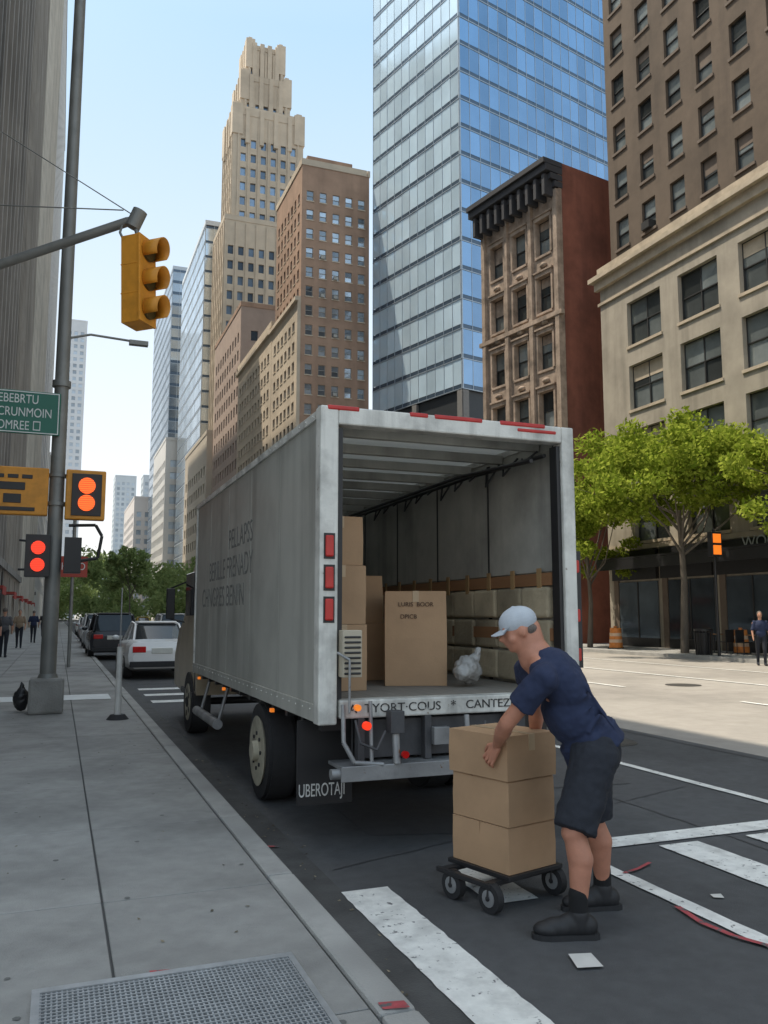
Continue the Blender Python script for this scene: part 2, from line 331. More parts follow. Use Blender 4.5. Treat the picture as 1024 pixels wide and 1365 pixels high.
for j in range(5):
    for k in range(3): mb.sph(Xm@V((-.04,1.3+k*2.07,7.9+j*3.35)),(.2,.3,.16),2,8)
mb.obj('cornice_and_party_wall',[M('cornice_iron',(.045,.045,.05),.6),redb,orn,black],rb)
def gl(name,c0,th,L1,L2,zb,H,gm,pw=1.5,fl=3.4,band=.5,frame=None,gm2=None):
    e=E(name,(c0[0],c0[1],0)); dl=V((-math.sin(th),math.cos(th),0)); dr=V((math.cos(th),math.sin(th),0)); c=V((*c0,0)); mb=MB(); fb=MB()
    for si,(p,U,Wd,Nn) in enumerate(((c,dr,L2,-dl),(c,dl,L1,-dr))):
        nc=int(Wd/pw); nr=int((H-zb)/fl); pw_=Wd/nc
        for i in range(nc):
            for j in range(nr):
                z0=zb+j*fl+band; z1=zb+(j+1)*fl; a=p+U*(i*pw_+.04); b=p+U*((i+1)*pw_-.04)
                o=[Nn*random.uniform(-.012,.012) for _ in range(3)]; o.append(o[0]+o[2]-o[1])
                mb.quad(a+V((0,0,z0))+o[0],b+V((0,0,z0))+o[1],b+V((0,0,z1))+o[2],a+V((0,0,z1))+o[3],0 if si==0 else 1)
        Xm=Matrix((U,-Nn,V((0,0,1)))).transposed().to_4x4(); Xm.translation=p
        for j in range(nr+1):
            z0=zb+j*fl; fb.box(.0,Wd,.02,.2,z0+.07,z0+band-.02,1,Xm); fb.box(-.05,Wd,-.07,.1,z0-.01,z0+.08,0,Xm)
        for i in range(nc+1): fb.box(i*pw_-.03,i*pw_+.03,-.03,.15,zb,H,0,Xm)
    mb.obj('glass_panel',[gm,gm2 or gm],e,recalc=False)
    Xc=Matrix(((dr.x,dl.x,0,c0[0]),(dr.y,dl.y,0,c0[1]),(0,0,1,0),(0,0,0,1)))
    fb.box(.25,L2-.25,.25,L1-.25,0,H,2,Xc); fb.box(-.02,L2,-.02,L1,H,H+1.2,0,Xc)
    fb.obj('frame',[frame or frw,M('spandrel',(.09,.13,.18),.25,.5),M('core_dark',(.03,.035,.04),.5)],e)
    return e,Xc
gbl=M('curtain_glass',(.24,.37,.54),.04,.92,.15,.15,island=.16); gbl2=M('curtain_glass_lit_side',(.58,.73,.84),.1,.25,.15,.2,island=.14,spec=1)  # second glass: street face painted paler to stand in for sun and sky reflection
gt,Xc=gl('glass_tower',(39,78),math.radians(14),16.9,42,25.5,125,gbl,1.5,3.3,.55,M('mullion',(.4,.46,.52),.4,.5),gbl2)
mb=MB()
for k in range(6): mb.box(k*8,k*8+.8,-.1,.5,0,25.4,0,Xc)
for k in range(3): mb.box(-.1,.4,k*8,k*8+.8,0,25.4,0,Xc)
for z in (6,10,14,18,22): mb.box(-.06,42,-.06,17,z,z+.5,0,Xc)
mb.obj('podium',[M('podium_stone',(.2,.19,.18),.7)],gt)
tanb=M('tan_brick',(.42,.275,.195),.9,0,.8,.15,.2,10,dirt=.25,dscale=.15,streak=.4); beige=M('beige_brick',(.58,.485,.375),.9,0,.8,.1,.2,10,dirt=.2,dscale=.15)
pf=dict(bay=1.68,floor=2.45,ww=.88,wh=1.3,depth=.18,sash=1,mar=.1,ac=.15,sill=1); winL=M('pale_window',(.34,.4,.46),.1,.6,1,.2,island=.7)
building('brick_apartment_block',rc(25.8,34.6,95,108),0,57,{0:pf,3:dict(bay=1.68,floor=2.45,ww=.85,wh=1.3,depth=.18,sill=1)},[tanb,winL,frw,beige])
building('beige_apartment_block',rc(25.4,33,108.2,131),0,40.5,{3:dict(bay=1.9,floor=2.5,ww=1.1,wh=1.2,depth=.2,sill=1,belt=[(39.6,.5,.4)])},[beige,win,frw,beige])
building('beige_apartment_block',rc(25.38,25.79,94.9,108),0,40,{3:dict(bay=1.9,floor=2.5,ww=1.1,wh=1.2,depth=.2,sill=1,belt=[(39.3,.5,.4)])},[beige,win,frw,beige],parapet=0)
mb=MB(); mb.box(27,33,97,104,57.9,59.5,0); mb.cyl((31,101,59.5),(31,101,60.8),1.0,mi=0); mb.obj('roof_plant_house',[tanb])
building('brownstone_block',rc(27.4,37,140,166),0,55,{3:dict(bay=2.4,floor=3.2,ww=1.2,wh=1.8,depth=.2),0:dict(bay=2.4,floor=3.2,ww=1.2,wh=1.8,depth=.2)},[M('hazed_brownstone',(.42,.32,.265),.9,0,.5,.15),win,frw,tanb])  # brownstone colour lightened to carry the distance haze
deco=M('deco_stone',(.58,.48,.365),.9,0,.5,.12,.2,6,dirt=.2,dscale=.1); dwin=M('deco_window',(.2,.27,.36),.15,.5,1,.2,island=.5)
ad=E('art_deco_tower',(42,190,0)); dk=[deco,dwin,frw,deco]
P=dict(bay=2.4,floor=3.6,ww=1.25,wh=2.1,depth=.4,mar=.2,pier=.35)
building('x',rc(31.8,51.5,184,199),0,92,{0:P,3:P},dk,ad,1.2)
building('x',rc(33.4,50.4,185,198),92,27,{0:P,3:P},dk,ad,2.2)
P2=dict(bay=2.0,floor=4.4,ww=1.1,wh=3.2,depth=.5,mar=.2,pier=.5)
building('x',rc(35.4,47.4,186.5,197),119,10,{0:P2,3:P2},dk,ad,1.5)
building('x',rc(36.8,46.0,187.5,196),129,9,{0:P2,3:P2},dk,ad,1.2)
mb=MB()
for (x0,x1,y0,y1,z,h,s) in ((33.4,50.4,185,198,119,2.6,2.0),(35.4,47.4,186.5,197,129,2.4,1.6),(36.8,46,187.5,196,138,2.6,1.6)):
    for x in (x0,x1-s): 
        for y in (y0,y1-s): mb.box(x-.27,x+s+.27,y-.27,y+s+.27,z-5,z+h,0); mb.box(x+.35,x+s-.35,y+.3,y+s-.3,z+h,z+h+.7,0)
    n=5
    for k in range(1,n): xx=x0+(x1-x0)*k/n; mb.box(xx-.5,xx+.5,y0-.4,y0+.33,z-7,z+h-.9,0)
    for k in range(1,4): yy=y0+(y1-y0)*k/4; mb.box(x0-.4,x0+.33,yy-.5,yy+.5,z-7,z+h-.9,0)
mb.obj('crown_finials',[deco],ad)
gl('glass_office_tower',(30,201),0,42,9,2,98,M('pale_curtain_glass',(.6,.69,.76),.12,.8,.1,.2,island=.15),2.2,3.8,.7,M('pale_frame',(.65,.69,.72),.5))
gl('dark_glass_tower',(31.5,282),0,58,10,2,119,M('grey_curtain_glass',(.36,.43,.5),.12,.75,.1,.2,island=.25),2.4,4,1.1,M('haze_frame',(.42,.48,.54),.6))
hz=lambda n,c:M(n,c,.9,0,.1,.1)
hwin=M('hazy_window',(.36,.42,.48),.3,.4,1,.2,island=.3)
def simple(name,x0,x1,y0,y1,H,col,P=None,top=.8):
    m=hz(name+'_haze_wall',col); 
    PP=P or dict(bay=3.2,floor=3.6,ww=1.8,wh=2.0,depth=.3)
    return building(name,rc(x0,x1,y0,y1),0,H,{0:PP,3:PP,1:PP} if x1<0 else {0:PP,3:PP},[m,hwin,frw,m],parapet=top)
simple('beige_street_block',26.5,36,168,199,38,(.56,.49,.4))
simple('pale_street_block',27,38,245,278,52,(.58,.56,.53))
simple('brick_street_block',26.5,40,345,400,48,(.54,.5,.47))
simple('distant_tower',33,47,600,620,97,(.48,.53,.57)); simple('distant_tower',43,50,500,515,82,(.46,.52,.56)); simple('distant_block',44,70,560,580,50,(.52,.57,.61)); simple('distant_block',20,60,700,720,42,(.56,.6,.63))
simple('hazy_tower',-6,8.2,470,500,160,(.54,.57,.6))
darks=M('dark_stone',(.24,.23,.215),.75,0,1,.2,.1,20,dirt=.3,dscale=.4,streak=.8)
finp=dict(bay=1.6,floor=3.6,ww=1.15,wh=3.0,depth=.5,zs=5.4,top=1,mar=.2,pier=.28,belt=[(4.6,.5,.35)])
finb=dict(bay=2.8,floor=3.6,ww=1.7,wh=2.5,depth=.5,zs=5.8,top=1,mar=.2,pier=.45,belt=[(4.6,.5,.35)])
a=building('finned_office_building',rc(-30,-3.62,5,40),0,32,{1:finp,0:finp},[darks,wind,frm,darks])
gst=M('grey_stone',(.32,.3,.275),.8,0,.8,.2,.1,10,dirt=.3,dscale=.2,streak=.6)
building('stone_office_building',rc(-30,-3.66,40.1,62),0,48,{1:finb,0:finb},[gst,wind,frm,darks])
building('tall_office_building',rc(-30,-3.64,62.1,85),0,66,{1:finp,0:finb},[M('tan_stone',(.4,.365,.32),.8,0,.8,.2,.1,10,dirt=.3,dscale=.2,streak=.5),wind,frm,darks])
c=building('pale_tower',rc(-30,-3.6,85.1,136),0,104,{1:dict(bay=3.4,floor=3.8,ww=1.5,wh=2.6,depth=.5,pier=.9,zs=6),0:finb},[M('pale_stone',(.6,.56,.49),.85,0,.5,.12,dirt=.2,dscale=.2,streak=.4),win,frm,darks])
building('setback_tower',rc(-30,-3.5,136.1,215),0,118,{1:dict(bay=3.4,floor=3.8,ww=1.8,wh=2.4,depth=.4,zs=6),0:finb},[M('cool_stone',(.56,.55,.53),.85),win,frm,darks])
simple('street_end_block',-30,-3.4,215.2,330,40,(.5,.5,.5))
mb=MB()
for k in range(24):
    y=22+k*4.2; mb.box(-3.58,-3.45,y,y+.5,.13,4.4,0); 
    if k%3==0: mb.box(-3.4,-2.7,y+.6,y+3.6,3.0,3.15,1); mb.box(-2.74,-2.7,y+.6,y+3.6,2.7,3.0,1)
mb.obj('shop_front',[black,M('awning_red',(.35,.05,.04),.8)],a)
# ------------------------------------------------------------------ trees
lm1=leafmat('leaf_bright',(.15,.22,.02),(.40,.46,.075),.5); lm2=leafmat('leaf_far',(.2,.28,.11),(.35,.43,.18)); bark=M('bark',(.14,.12,.1),.95,0,8,.3,.8,30,stretch=(1,1,.2))
def leaves(name,cl,n,size,mat,parent):
    cl=np.array(cl); wts=cl[:,3]**2.2; wts/=wts.sum(); idx=rng.choice(len(cl),n,p=wts)
    d=rng.normal(size=(n,3)); d/=np.linalg.norm(d,axis=1)[:,None]; r=rng.random(n)**.5*(1+.25*rng.random(n))
    P=cl[idx,:3]+d*(r*cl[idx,3])[:,None]*np.array([1,1,.75])
    a=rng.normal(size=(n,3)); a/=np.linalg.norm(a,axis=1)[:,None]; b=np.cross(a,rng.normal(size=(n,3))); b/=np.linalg.norm(b,axis=1)[:,None]
    s=size*(.6+.8*rng.random(n))[:,None]
    vs=np.stack([P-a*s,P-b*s*.45,P+a*s,P+b*s*.45],1).reshape(-1,3)
    me=bpy.data.meshes.new(name); me.from_pydata(vs.tolist(),[],np.arange(4*n).reshape(n,4).tolist()); me.materials.append(mat)
    return link(bpy.data.objects.new(name,me),parent)
def tree(name,x,y,zc,R,Hc,n,size,tr=.13,seed=1,mat=None,lean=0):
    random.seed(seed); e=E(name,(x,y,.13)); mb=MB(); top=V((x+lean,y,zc-Hc*.35)); base=V((x,y,.1)); cl=[]
    mid=base.lerp(top,.5)+V((.08,-.05,0)); mb.cyl(base,mid,tr*1.15,tr*.85,10); mb.cyl(mid,top,tr*.85,tr*.6,10); mb.sph(mid,tr*.86,0,10)
    for k in range(13):
        t=k*2.4+random.random(); rad=R*random.uniform(.35,.8); st=mid.lerp(top,random.uniform(.3,1))
        p1=st+V((math.cos(t)*rad*.45,math.sin(t)*rad*.45,Hc*random.uniform(.15,.3)))
        p2=V((x+lean+math.cos(t)*rad,y+math.sin(t)*rad,zc+Hc*random.uniform(-.36,.3)))
        mb.cyl(st,p1,tr*.4,tr*.25,7); mb.cyl(p1,p2,tr*.25,tr*.06,6)
        for j in range(7):
            q=p2+V((random.gauss(0,R*.16),random.gauss(0,R*.16),random.gauss(0,Hc*.11))); mb.cyl(p1.lerp(p2,.6),q,tr*.1,tr*.03,5); cl.append((*q,R*random.uniform(.08,.18)))
    for j in range(30):
        t=random.uniform(0,6.283); rr_=R*.82*random.random()**.5; hh=(1-(rr_/R)**2)**.5
        cl.append((x+lean+math.cos(t)*rr_,y+math.sin(t)*rr_,zc+Hc*.48*hh*random.uniform(-.35,1),R*random.uniform(.1,.2)))
    mb.obj('trunk_and_limbs',[bark],e); leaves('crown',cl,n,size,mat or lm1,e); return e
tree('street_tree',23.1,27,7.4,4.5,4.6,36000,.105,.15,3)
tree('street_tree',23.2,33.5,6.0,3.0,5.2,18000,.11,.12,8)
tree('street_tree',23.1,20.2,6.5,3.2,3.8,16000,.105,.13,5)
random.seed(4)
cl=[(random.uniform(3,26),random.uniform(120,190),random.uniform(1.5,9.5),random.uniform(1.2,2.6)) for _ in range(110)]+[(random.uniform(-3,14),random.uniform(260,330),random.uniform(2,18),random.uniform(2,4.5)) for _ in range(60)]
leaves('distant_trees',cl,30000,.45,lm2,None)
tree('street_tree',6.9,92,6.4,2.8,4.8,6000,.2,.08,12,lm2)
# ------------------------------------------------------------------ cars
def loft(mb,secs,mi=0,sm=True):
    n=len(secs[0]); 
    for a,b in zip(secs[:-1],secs[1:]):
        mb.add(a+b,[(i,(i+1)%n,n+(i+1)%n,n+i) for i in range(n)],mi,sm)
    mb.add(secs[0],[tuple(range(n))],mi); mb.add(secs[-1],[tuple(range(n))],mi)
tail=M('tail_lamp',(.5,.01,.01),.2); headm=M('head_lamp',(.7,.7,.7),.1); plate=M('number_plate',(.6,.6,.55)); chrome=M('chrome',(.6,.6,.62),.15,1)
carglass=M('car_glass',(.03,.035,.04),.04,.3)
def wheel(mb,c,r,w_,tm,hm):
    x,y,z=c; mb.cyl((x-w_/2,y,z),(x+w_/2,y,z),r*.96,r*.96,28,tm); mb.cyl((x-w_/2+.03,y,z),(x+w_/2-.03,y,z),r,r,28,tm)
    for s in (-1,1):
        mb.cyl((x+s*(w_/2-.01),y,z),(x+s*(w_/2+.006),y,z),r*.62,r*.58,24,hm); mb.cyl((x+s*(w_/2),y,z),(x+s*(w_/2+.02),y,z),r*.2,r*.15,12,tm)
        for k in range(5):
            t=k*1.2566; mb.cyl((x+s*(w_/2+.004),y+math.cos(t)*r*.38,z+math.sin(t)*r*.38),(x+s*(w_/2+.009),y+math.cos(t)*r*.38,z+math.sin(t)*r*.38),r*.1,r*.1,8,tm)
def car(name,x,y,col,suv=False,W=.87,mname='car_paint',flip=False):
    e=E(name,(x,y,0)); pm=M(mname,col,.22,.1,2,.03); mb=MB()
    if suv: st=[(0,.74,.42,.85),(.05,.84,.3,1.02),(.5,.88,.26,1.08),(2.4,.9,.25,1.05),(3.7,.88,.27,1.0),(4.4,.82,.3,.88),(4.6,.66,.38,.7)]; gs=[(.12,.72,1.05),(.35,.64,1.62),(2.4,.64,1.68),(3.3,.7,1.04)]; gb=1.03
    else: st=[(0,.72,.4,.72),(.05,.82,.28,.93),(.5,.87,.22,.99),(2.2,.88,.2,.95),(3.5,.87,.22,.9),(4.2,.8,.25,.78),(4.5,.62,.34,.6)]; gs=[(.62,.66,.98),(1.35,.56,1.38),(2.3,.57,1.43),(3.3,.66,.94)]; gb=.93
    f=(lambda yy: y+(4.5-yy)) if flip else (lambda yy:y+yy)
    def sec(s):
        yy,w_,zb,zt=s; h=[(w_*.8,zb),(w_*.97,zb+.1),(w_,(zb+zt)/2),(w_*.97,zt-.12),(w_*.86,zt-.01),(w_*.5,zt+.01)]
        return [V((x+a*W/.87,f(yy),z)) for a,z in h]+[V((x-a*W/.87,f(yy),z)) for a,z in reversed(h)]
    loft(mb,[sec(s) for s in st],0); mb.obj('body_shell',[pm],e,bevel=.02)
    mb=MB()
    def gsec(s):
        yy,w_,zt=s; h=[(w_+.12 if zt>gb+.1 else w_+.06,gb-.05),(w_,zt-.05),(w_*.85,zt)]
        return [V((x+a,f(yy),z)) for a,z in h]+[V((x-a,f(yy),z)) for a,z in reversed(h)]
    loft(mb,[gsec(s) for s in gs],0); mb.obj('cabin_glass',[carglass],e)
    mb=MB(); g1,g2=gs[1],gs[2]; mb.box(x-g1[1]*.9,x+g1[1]*.9,min(f(g1[0]-.03),f(g2[0]+.1)),max(f(g1[0]-.03),f(g2[0]+.1)),g2[2]-.035,g2[2]+.02,0)
    for s in (-1,1):
        mb.tube([(x+s*(g1[1]+.1),f(gs[0][0]),gb),(x+s*(g1[1]+.0),f(g1[0]),g1[2]-.02),(x+s*(g2[1]+.0),f(g2[0]),g2[2]-.02),(x+s*(g2[1]+.13),f(gs[3][0]),gb)],.04,6,0)
        mb.cyl((x+s*(g1[1]+.14),f(1.9),gb),(x+s*(g1[1]+.01),f(1.9),g1[2]),.035,n=6,mi=0)
        mb.sph((x+s*(W+.08),f(3.0),gb+.06),(.1,.06,.07),0)
    mb.obj('roof_and_pillars',[pm],e,bevel=.015)
    mb=MB(); zt=st[1][3]
    for s in (-1,1):
        mb.box(x+s*.56-.16,x+s*.56+.16,min(f(-.015),f(.1)),max(f(-.015),f(.1)),zt-.25,zt-.1,1)
        for yy in (.85,3.55): wheel(mb,(x+s*(W-.1),f(yy),.33),.33,.2,3,4)
    mb.box(x-.26,x+.26,min(f(-.02),f(.03)),max(f(-.02),f(.03)),zt-.28,zt-.14,2); mb.box(x-.78,x+.78,min(f(-.05),f(.1)),max(f(-.05),f(.1)),.32,.46,3); mb.box(x-.8,x+.8,min(f(4.35),f(4.5)),max(f(4.35),f(4.5)),.5,.62,5)
    mb.obj('lamps_wheels_bumper',[pm,tail,plate,rubber,chrome,headm],e,bevel=.01)
car('parked_car',2.5,22.0,(.8,.8,.79),mname='white_car_paint')
car('parked_suv',1.95,32.0,(.03,.03,.035),True,mname='black_car_paint')
car('parked_car',2.0,40,(.4,.41,.42),mname='silver_car_paint'); car('parked_suv',2.1,48,(.65,.65,.65),True,mname='white_suv_paint')
car('parked_car',2.2,56,(.3,.04,.03),mname='red_car_paint'); car('parked_car',2.3,64,(.4,.4,.4),mname='grey_car_paint'); car('parked_car',2.3,73,(.6,.6,.6),mname='white_car_paint')
car('car',5.6,44,(.6,.6,.6),True,mname='white_suv_paint'); car('car',9.2,70,(.6,.6,.6),mname='white_car_paint'); car('taxi_cab',8.8,95,(.6,.4,.03),mname='taxi_paint'); car('car',12.5,110,(.5,.5,.52),True,mname='silver_car_paint'); car('car',6.2,84,(.5,.5,.52),mname='silver_car_paint')
# ------------------------------------------------------------------ truck
T=E('box_truck',(2.72,8.5,0))
side=M('truck_side_grey',(.47,.465,.42),.5,.0,3,.08,.05,8,dirt=.25,dscale=.9,streak=3); twhite=M('truck_frame_white',(.72,.71,.66),.5,0,5,.14,.15,30,dirt=.45,dscale=3,streak=9,wear=((.22,.16,.11),14,.66))
inn=M('interior_panel',(.44,.43,.39),.7,0,3,.15,dirt=.4,dscale=1,streak=3); wood=M('wood_slat',(.3,.15,.07),.7,0,6,.3,stretch=(1,.15,1)); quilt=M('quilted_pad',(.5,.42,.29),.95,0,6,.25,.6,20,island=.25,dirt=.5,dscale=3)
roofm=leafmat('fibreglass_roof',(.7,.7,.65),(.7,.7,.65),.2)
x0,x1,y0,y1,zf,zt=1.70,3.73,5.6,11.3,1.03,3.07
mb=MB()
mb.box(x0,x0+.035,y0+.1,y1,.98,zt-.05,0)
mb.box(x1-.035,x1,y0+.1,y1,.98,zt-.05,0); mb.box(x0+.035,x1-.035,y1-.04,y1,.98,zt-.05,0)
mb.obj('side_panels',[side],T)
mb=MB(); mb.quad((x0+.03,y0+.08,zt-.012),(x1-.03,y0+.08,zt-.012),(x1-.03,y1,zt-.012),(x0+.03,y1,zt-.012)); mb.obj('roof_skin',[roofm],T)
mb=MB()
mb.box(x0-.02,x0+.05,y0+.1,y1+.02,zt-.06,zt,0); mb.box(x1-.05,x1+.02,y0+.1,y1+.02,zt-.06,zt,0)
mb.box(x0-.02,x0+.05,y0+.1,y1+.02,.87,.985,1); mb.box(x1-.05,x1+.02,y0+.1,y1+.02,.87,.985,1)
mb.box(x0-.02,x0+.02,y1,y1+.03,.86,zt,0)
for k in range(30):
    yy=y0+.2+k*.19; mb.sph((x0-.021,yy,.95),.008,0,6); mb.sph((x0-.021,yy,zt-.03),.008,0,6)
for k in range(1,5):
    yy=y0+.1+k*1.14; mb.box(x0-.003,x0,yy-.015,yy+.015,.99,zt-.06,1)
    for j in range(16): mb.sph((x0-.002,yy,1.05+j*.125),.006,1,5)
mb.obj('rails',[twhite,side],T,bevel=.006)
mb=MB()
mb.box(x0-.03,x0+.105,y0-.03,y0+.1,.86,zt+.01,0); mb.box(x1-.08,x1+.03,y0-.03,y0+.1,.86,zt+.01,0); mb.box(x0+.105,x1-.08,y0-.03,y0+.1,zt-.12,zt+.01,0)
mb.box(x0+.12,x1-.09,y0-.05,y0+.08,.90,zf-.005,0)
mb.obj('rear_frame',[twhite],T,bevel=.012,seg=2)
mb=MB()
for a,b in ((x0+.02,x0+.26),(2.35,2.5),(2.55,2.95),(3.1,3.5)): mb.box(a,b,y0-.036,y0+.05,zt-.02,zt+.016,0)
mb.box(3.25,3.6,y0-.036,y0,zt-.06,zt-.03,0)
for zz in (2.08,1.86,1.64): mb.box(x0+.01,x0+.07,y0-.05,y0-.028,zz-.075,zz+.075,0)
for zz in (1.98,1.6,1.3): mb.box(x1+.005,x1+.06,y0-.02,y0+.02,zz-.05,zz+.05,0)
mb.obj('red_markers',[M('red_marker',(.5,.03,.025),.35,0,8,.2)],T,bevel=.018,seg=2)
mb=MB(); mb.box(x1+.03,x1+.075,y0-.01,y0+.09,1.2,2.1,0)
mb.box(x0+.11,x0+.145,y0+.0,y0+.1,zf,zt-.14,0); mb.box(x1-.115,x1-.085,y0,y0+.1,zf,zt-.14,0)
for zz in (2.08,1.86,1.64): mb.box(x0+.0,x0+.08,y0-.034,y0-.0285,zz-.09,zz+.09,0)
mb.obj('door_track',[black],T)
mb=MB()
mb.box(x0+.036,x1-.036,y0+.08,y1-.05,.97,zf-.003,0); mb.obj('floor',[M('deck_wood',(.24,.215,.185),.8,0,5,.25,stretch=(6,.4,1))],T)
mb=MB()
for k in range(9):
    yy=y0+.35+k*.62; mb.box(x0+.05,x1-.05,yy,yy+.05,zt-.12,zt-.04,0)
for k in range(5):
    yy=y0+.15+k*1.12; mb.box(x1-.055,x1-.037,yy+.01,yy+1.10,1.95,zt-.13,0); mb.box(x0+.037,x0+.055,yy+.01,yy+1.10,1.03,zt-.13,0)
mb.box(x0+.06,x1-.06,y1-.08,y1-.045,zf,zt-.13,0)
mb.obj('liner_panels',[inn],T,bevel=.004)
mb=MB()
for k in range(5):
    yy=y0+.12+k*1.12; mb.box(x1-.06,x1-.036,yy,yy+.025,zf,zt-.1,0)
for k in range(2): mb.tube([(x1-.15-k*.12,y0+.12,zt-.2-k*.05),(x1-.14-k*.1,y0+1.5,zt-.17),(x1-.16-k*.1,y1-.1,zt-.2)],.018,6,0)
for k in range(14):
    yy=y0+.3+k*.32; mb.tube([(x1-.1,yy,zt-.13),(x1-.18,yy+.12,zt-.22-.05*(k%3)),(x1-.1,yy+.25,zt-.15)],.01,5,0)
mb.obj('door_track_cables',[black],T)
mb=MB()
for zz in (1.84,1.40): mb.box(x1-.09,x1-.056,y0+.15,y1-.1,zz,zz+.1,0)
for k in range(12): mb.box(x1-.1,x1-.088,y0+.3+k*.43,y0+.36+k*.43,1.80,1.98,1)
mb.obj('wood_slats',[wood,M('strap_tan',(.35,.22,.1),.8)],T)
mb=MB()
for k in range(12):
    for j in range(3):
        yy=y0+.18+k*.44; zz=zf+.02+j*.265; mb.box(x1-.088-random.uniform(0,.02),x1-.036,yy+.01,yy+.42,zz,zz+.25,0)
mb.obj('quilted_pads',[quilt],T,bevel=.03,seg=3)
mb=MB()
for x in (2.25,3.1): mb.box(x,x+.1,5.9,13.6,.58,.8,0)
for k in range(12): mb.box(x0+.05,x1-.05,y0+.15+k*.47,y0+.22+k*.47,.8,.9,0)
mb.cyl((1.95,7.5,.42),(3.5,7.5,.42),.07,mi=0); mb.sph((2.72,7.5,.42),.17); mb.cyl((1.95,12.0,.42),(3.5,12,.42),.05,mi=0)
mb.box(2.0,3.5,6.1,6.2,.45,.85,0)
mb.box(1.66,2.08,6.05,6.07,.24,.84,0); mb.box(3.35,3.75,6.05,6.07,.24,.84,0)
mb.obj('chassis',[black],T)
mb=MB()
mb.cyl((1.74,5.5,.55),(3.2,5.5,.55),.035,n=14); mb.box(1.8,3.25,5.46,5.75,.575,.60,0); mb.box(1.8,3.25,5.45,5.47,.5,.6,0)
for x in (1.95,2.45,3.1): mb.box(x,x+.05,5.55,5.7,.6,.9,1)
mb.box(1.95,3.3,5.62,5.66,.62,.88,1)
mb.tube([(1.83,5.52,1.0),(1.83,5.5,.75),(1.9,5.48,.62),(2.1,5.46,.6)],.016); mb.tube([(2.02,5.5,1.02),(2.02,5.47,.62)],.014); mb.tube([(2.2,5.5,.9),(2.2,5.46,.6)],.028)
mb.box(2.15,2.25,5.44,5.54,.8,.95,1); mb.tube([(1.78,5.5,1.35),(1.86,5.47,1.3),(1.86,5.47,.95)],.009); mb.tube([(1.68,9.4,.42),(1.68,10.9,.42)],.055,12)
mb.tube([(1.7,9.5,.42),(1.8,9.5,.8)],.02); mb.tube([(1.7,10.7,.42),(1.8,10.7,.8)],.02); mb.tube([(1.9,5.47,.9),(1.93,5.44,.75),(2.05,5.45,.7),(2.12,5.47,.82)],.01,6,1)
mb.tube([(2.75,5.5,.9),(2.75,5.47,.62)],.02); mb.tube([(2.9,5.5,.85),(2.85,5.45,.72),(2.95,5.46,.62)],.009,6,1); mb.box(2.5,2.62,5.5,5.56,.7,.82,0)
mb.obj('bumper_and_step',[M('worn_steel',(.33,.335,.34),.5,.5,10,.3,.1,50,dirt=.5,dscale=5,wear=((.2,.12,.07),16,.64)),M('dark_steel',(.08,.08,.085),.6,.3,8,.3)],T,bevel=.004)
mb=MB(); mb.box(1.82,1.96,5.5,5.6,1.18,1.5,0); 
for k in range(8): mb.box(1.83,1.95,5.49,5.5,1.2+k*.035,1.215+k*.035,1)
mb.obj('control_box',[M('aged_box',(.45,.4,.31),.6),frm],T,bevel=.008)
litr=M('lit_red',(.9,.04,.012),.3,emit=.9)
mb=MB(); mb.cyl((1.98,5.44,.86),(1.98,5.48,.86),.028); mb.obj('tail_lamp',[litr],T)
mb=MB(); mb.cyl((2.25,5.42,.66),(2.25,5.45,.66),.025); mb.obj('reflector',[tail],T)
mb=MB()
for y in (7.0,9.2,10.9): mb.box(1.69,1.72,y,y+.05,.80,.83,0)
mb.cyl((1.92,5.46,.98),(1.92,5.5,.98),.022); mb.obj('amber_marker',[M('amber',(.8,.2,.02),.3,emit=.7)],T)
tm=[rubber,M('hub_cream',(.42,.39,.3),.6,0,8,.25,dirt=.4,dscale=5)]
mb=MB()
for x in (1.83,2.12,3.32,3.61): wheel(mb,(x,7.5,.42),.42,.25,0,1)
for x in (1.85,3.58): wheel(mb,(x,12.0,.42),.42,.25,0,1)
mb.obj('wheels',tm,T)
mb=MB()
mb.cyl((1.69,7.5,.42),(1.73,7.5,.42),.3,.26,24,1); mb.cyl((1.64,7.5,.42),(1.70,7.5,.42),.085,.09,16,1)
for k in range(8): t=k*.785; mb.cyl((1.68,7.5+math.cos(t)*.15,.42+math.sin(t)*.15),(1.70,7.5+math.cos(t)*.15,.42+math.sin(t)*.15),.018,mi=0,n=6)
mb.obj('hub',tm,T)
mb=MB(); cp=M('cab_paint',(.46,.39,.28),.35,.2,3,.1,dirt=.3,dscale=2)
def cs_(y,hw,zb,zt_,tp): c=2.72; return [V((c-hw,y,zb)),V((c-hw,y,zb+(zt_-zb)*.5)),V((c-hw+tp,y,zt_-.06)),V((c-hw+tp+.1,y,zt_)),V((c+hw-tp-.1,y,zt_)),V((c+hw-tp,y,zt_-.06)),V((c+hw,y,zb+(zt_-zb)*.5)),V((c+hw,y,zb))]
loft(mb,[cs_(11.45,.97,.55,2.42,.08),cs_(12.4,.97,.55,2.45,.1),cs_(12.9,.97,.5,2.3,.12),cs_(13.15,.97,.5,1.6,.04),cs_(14.0,.93,.5,1.45,.06),cs_(14.15,.85,.55,1.2,.05)],0,False)
mb.obj('cab',[cp],T,bevel=.03,seg=2)
mb=MB(); mb.box(1.735,1.76,11.75,12.55,1.6,2.2,0); mb.box(3.68,3.705,11.75,12.55,1.6,2.2,0); mb.box(1.5,1.62,12.85,12.93,1.55,2.0,1); mb.tube([(1.56,12.9,2.0),(1.78,12.8,2.1)],.015,6,1); mb.tube([(1.56,12.9,1.55),(1.78,12.8,1.5)],.015,6,1)
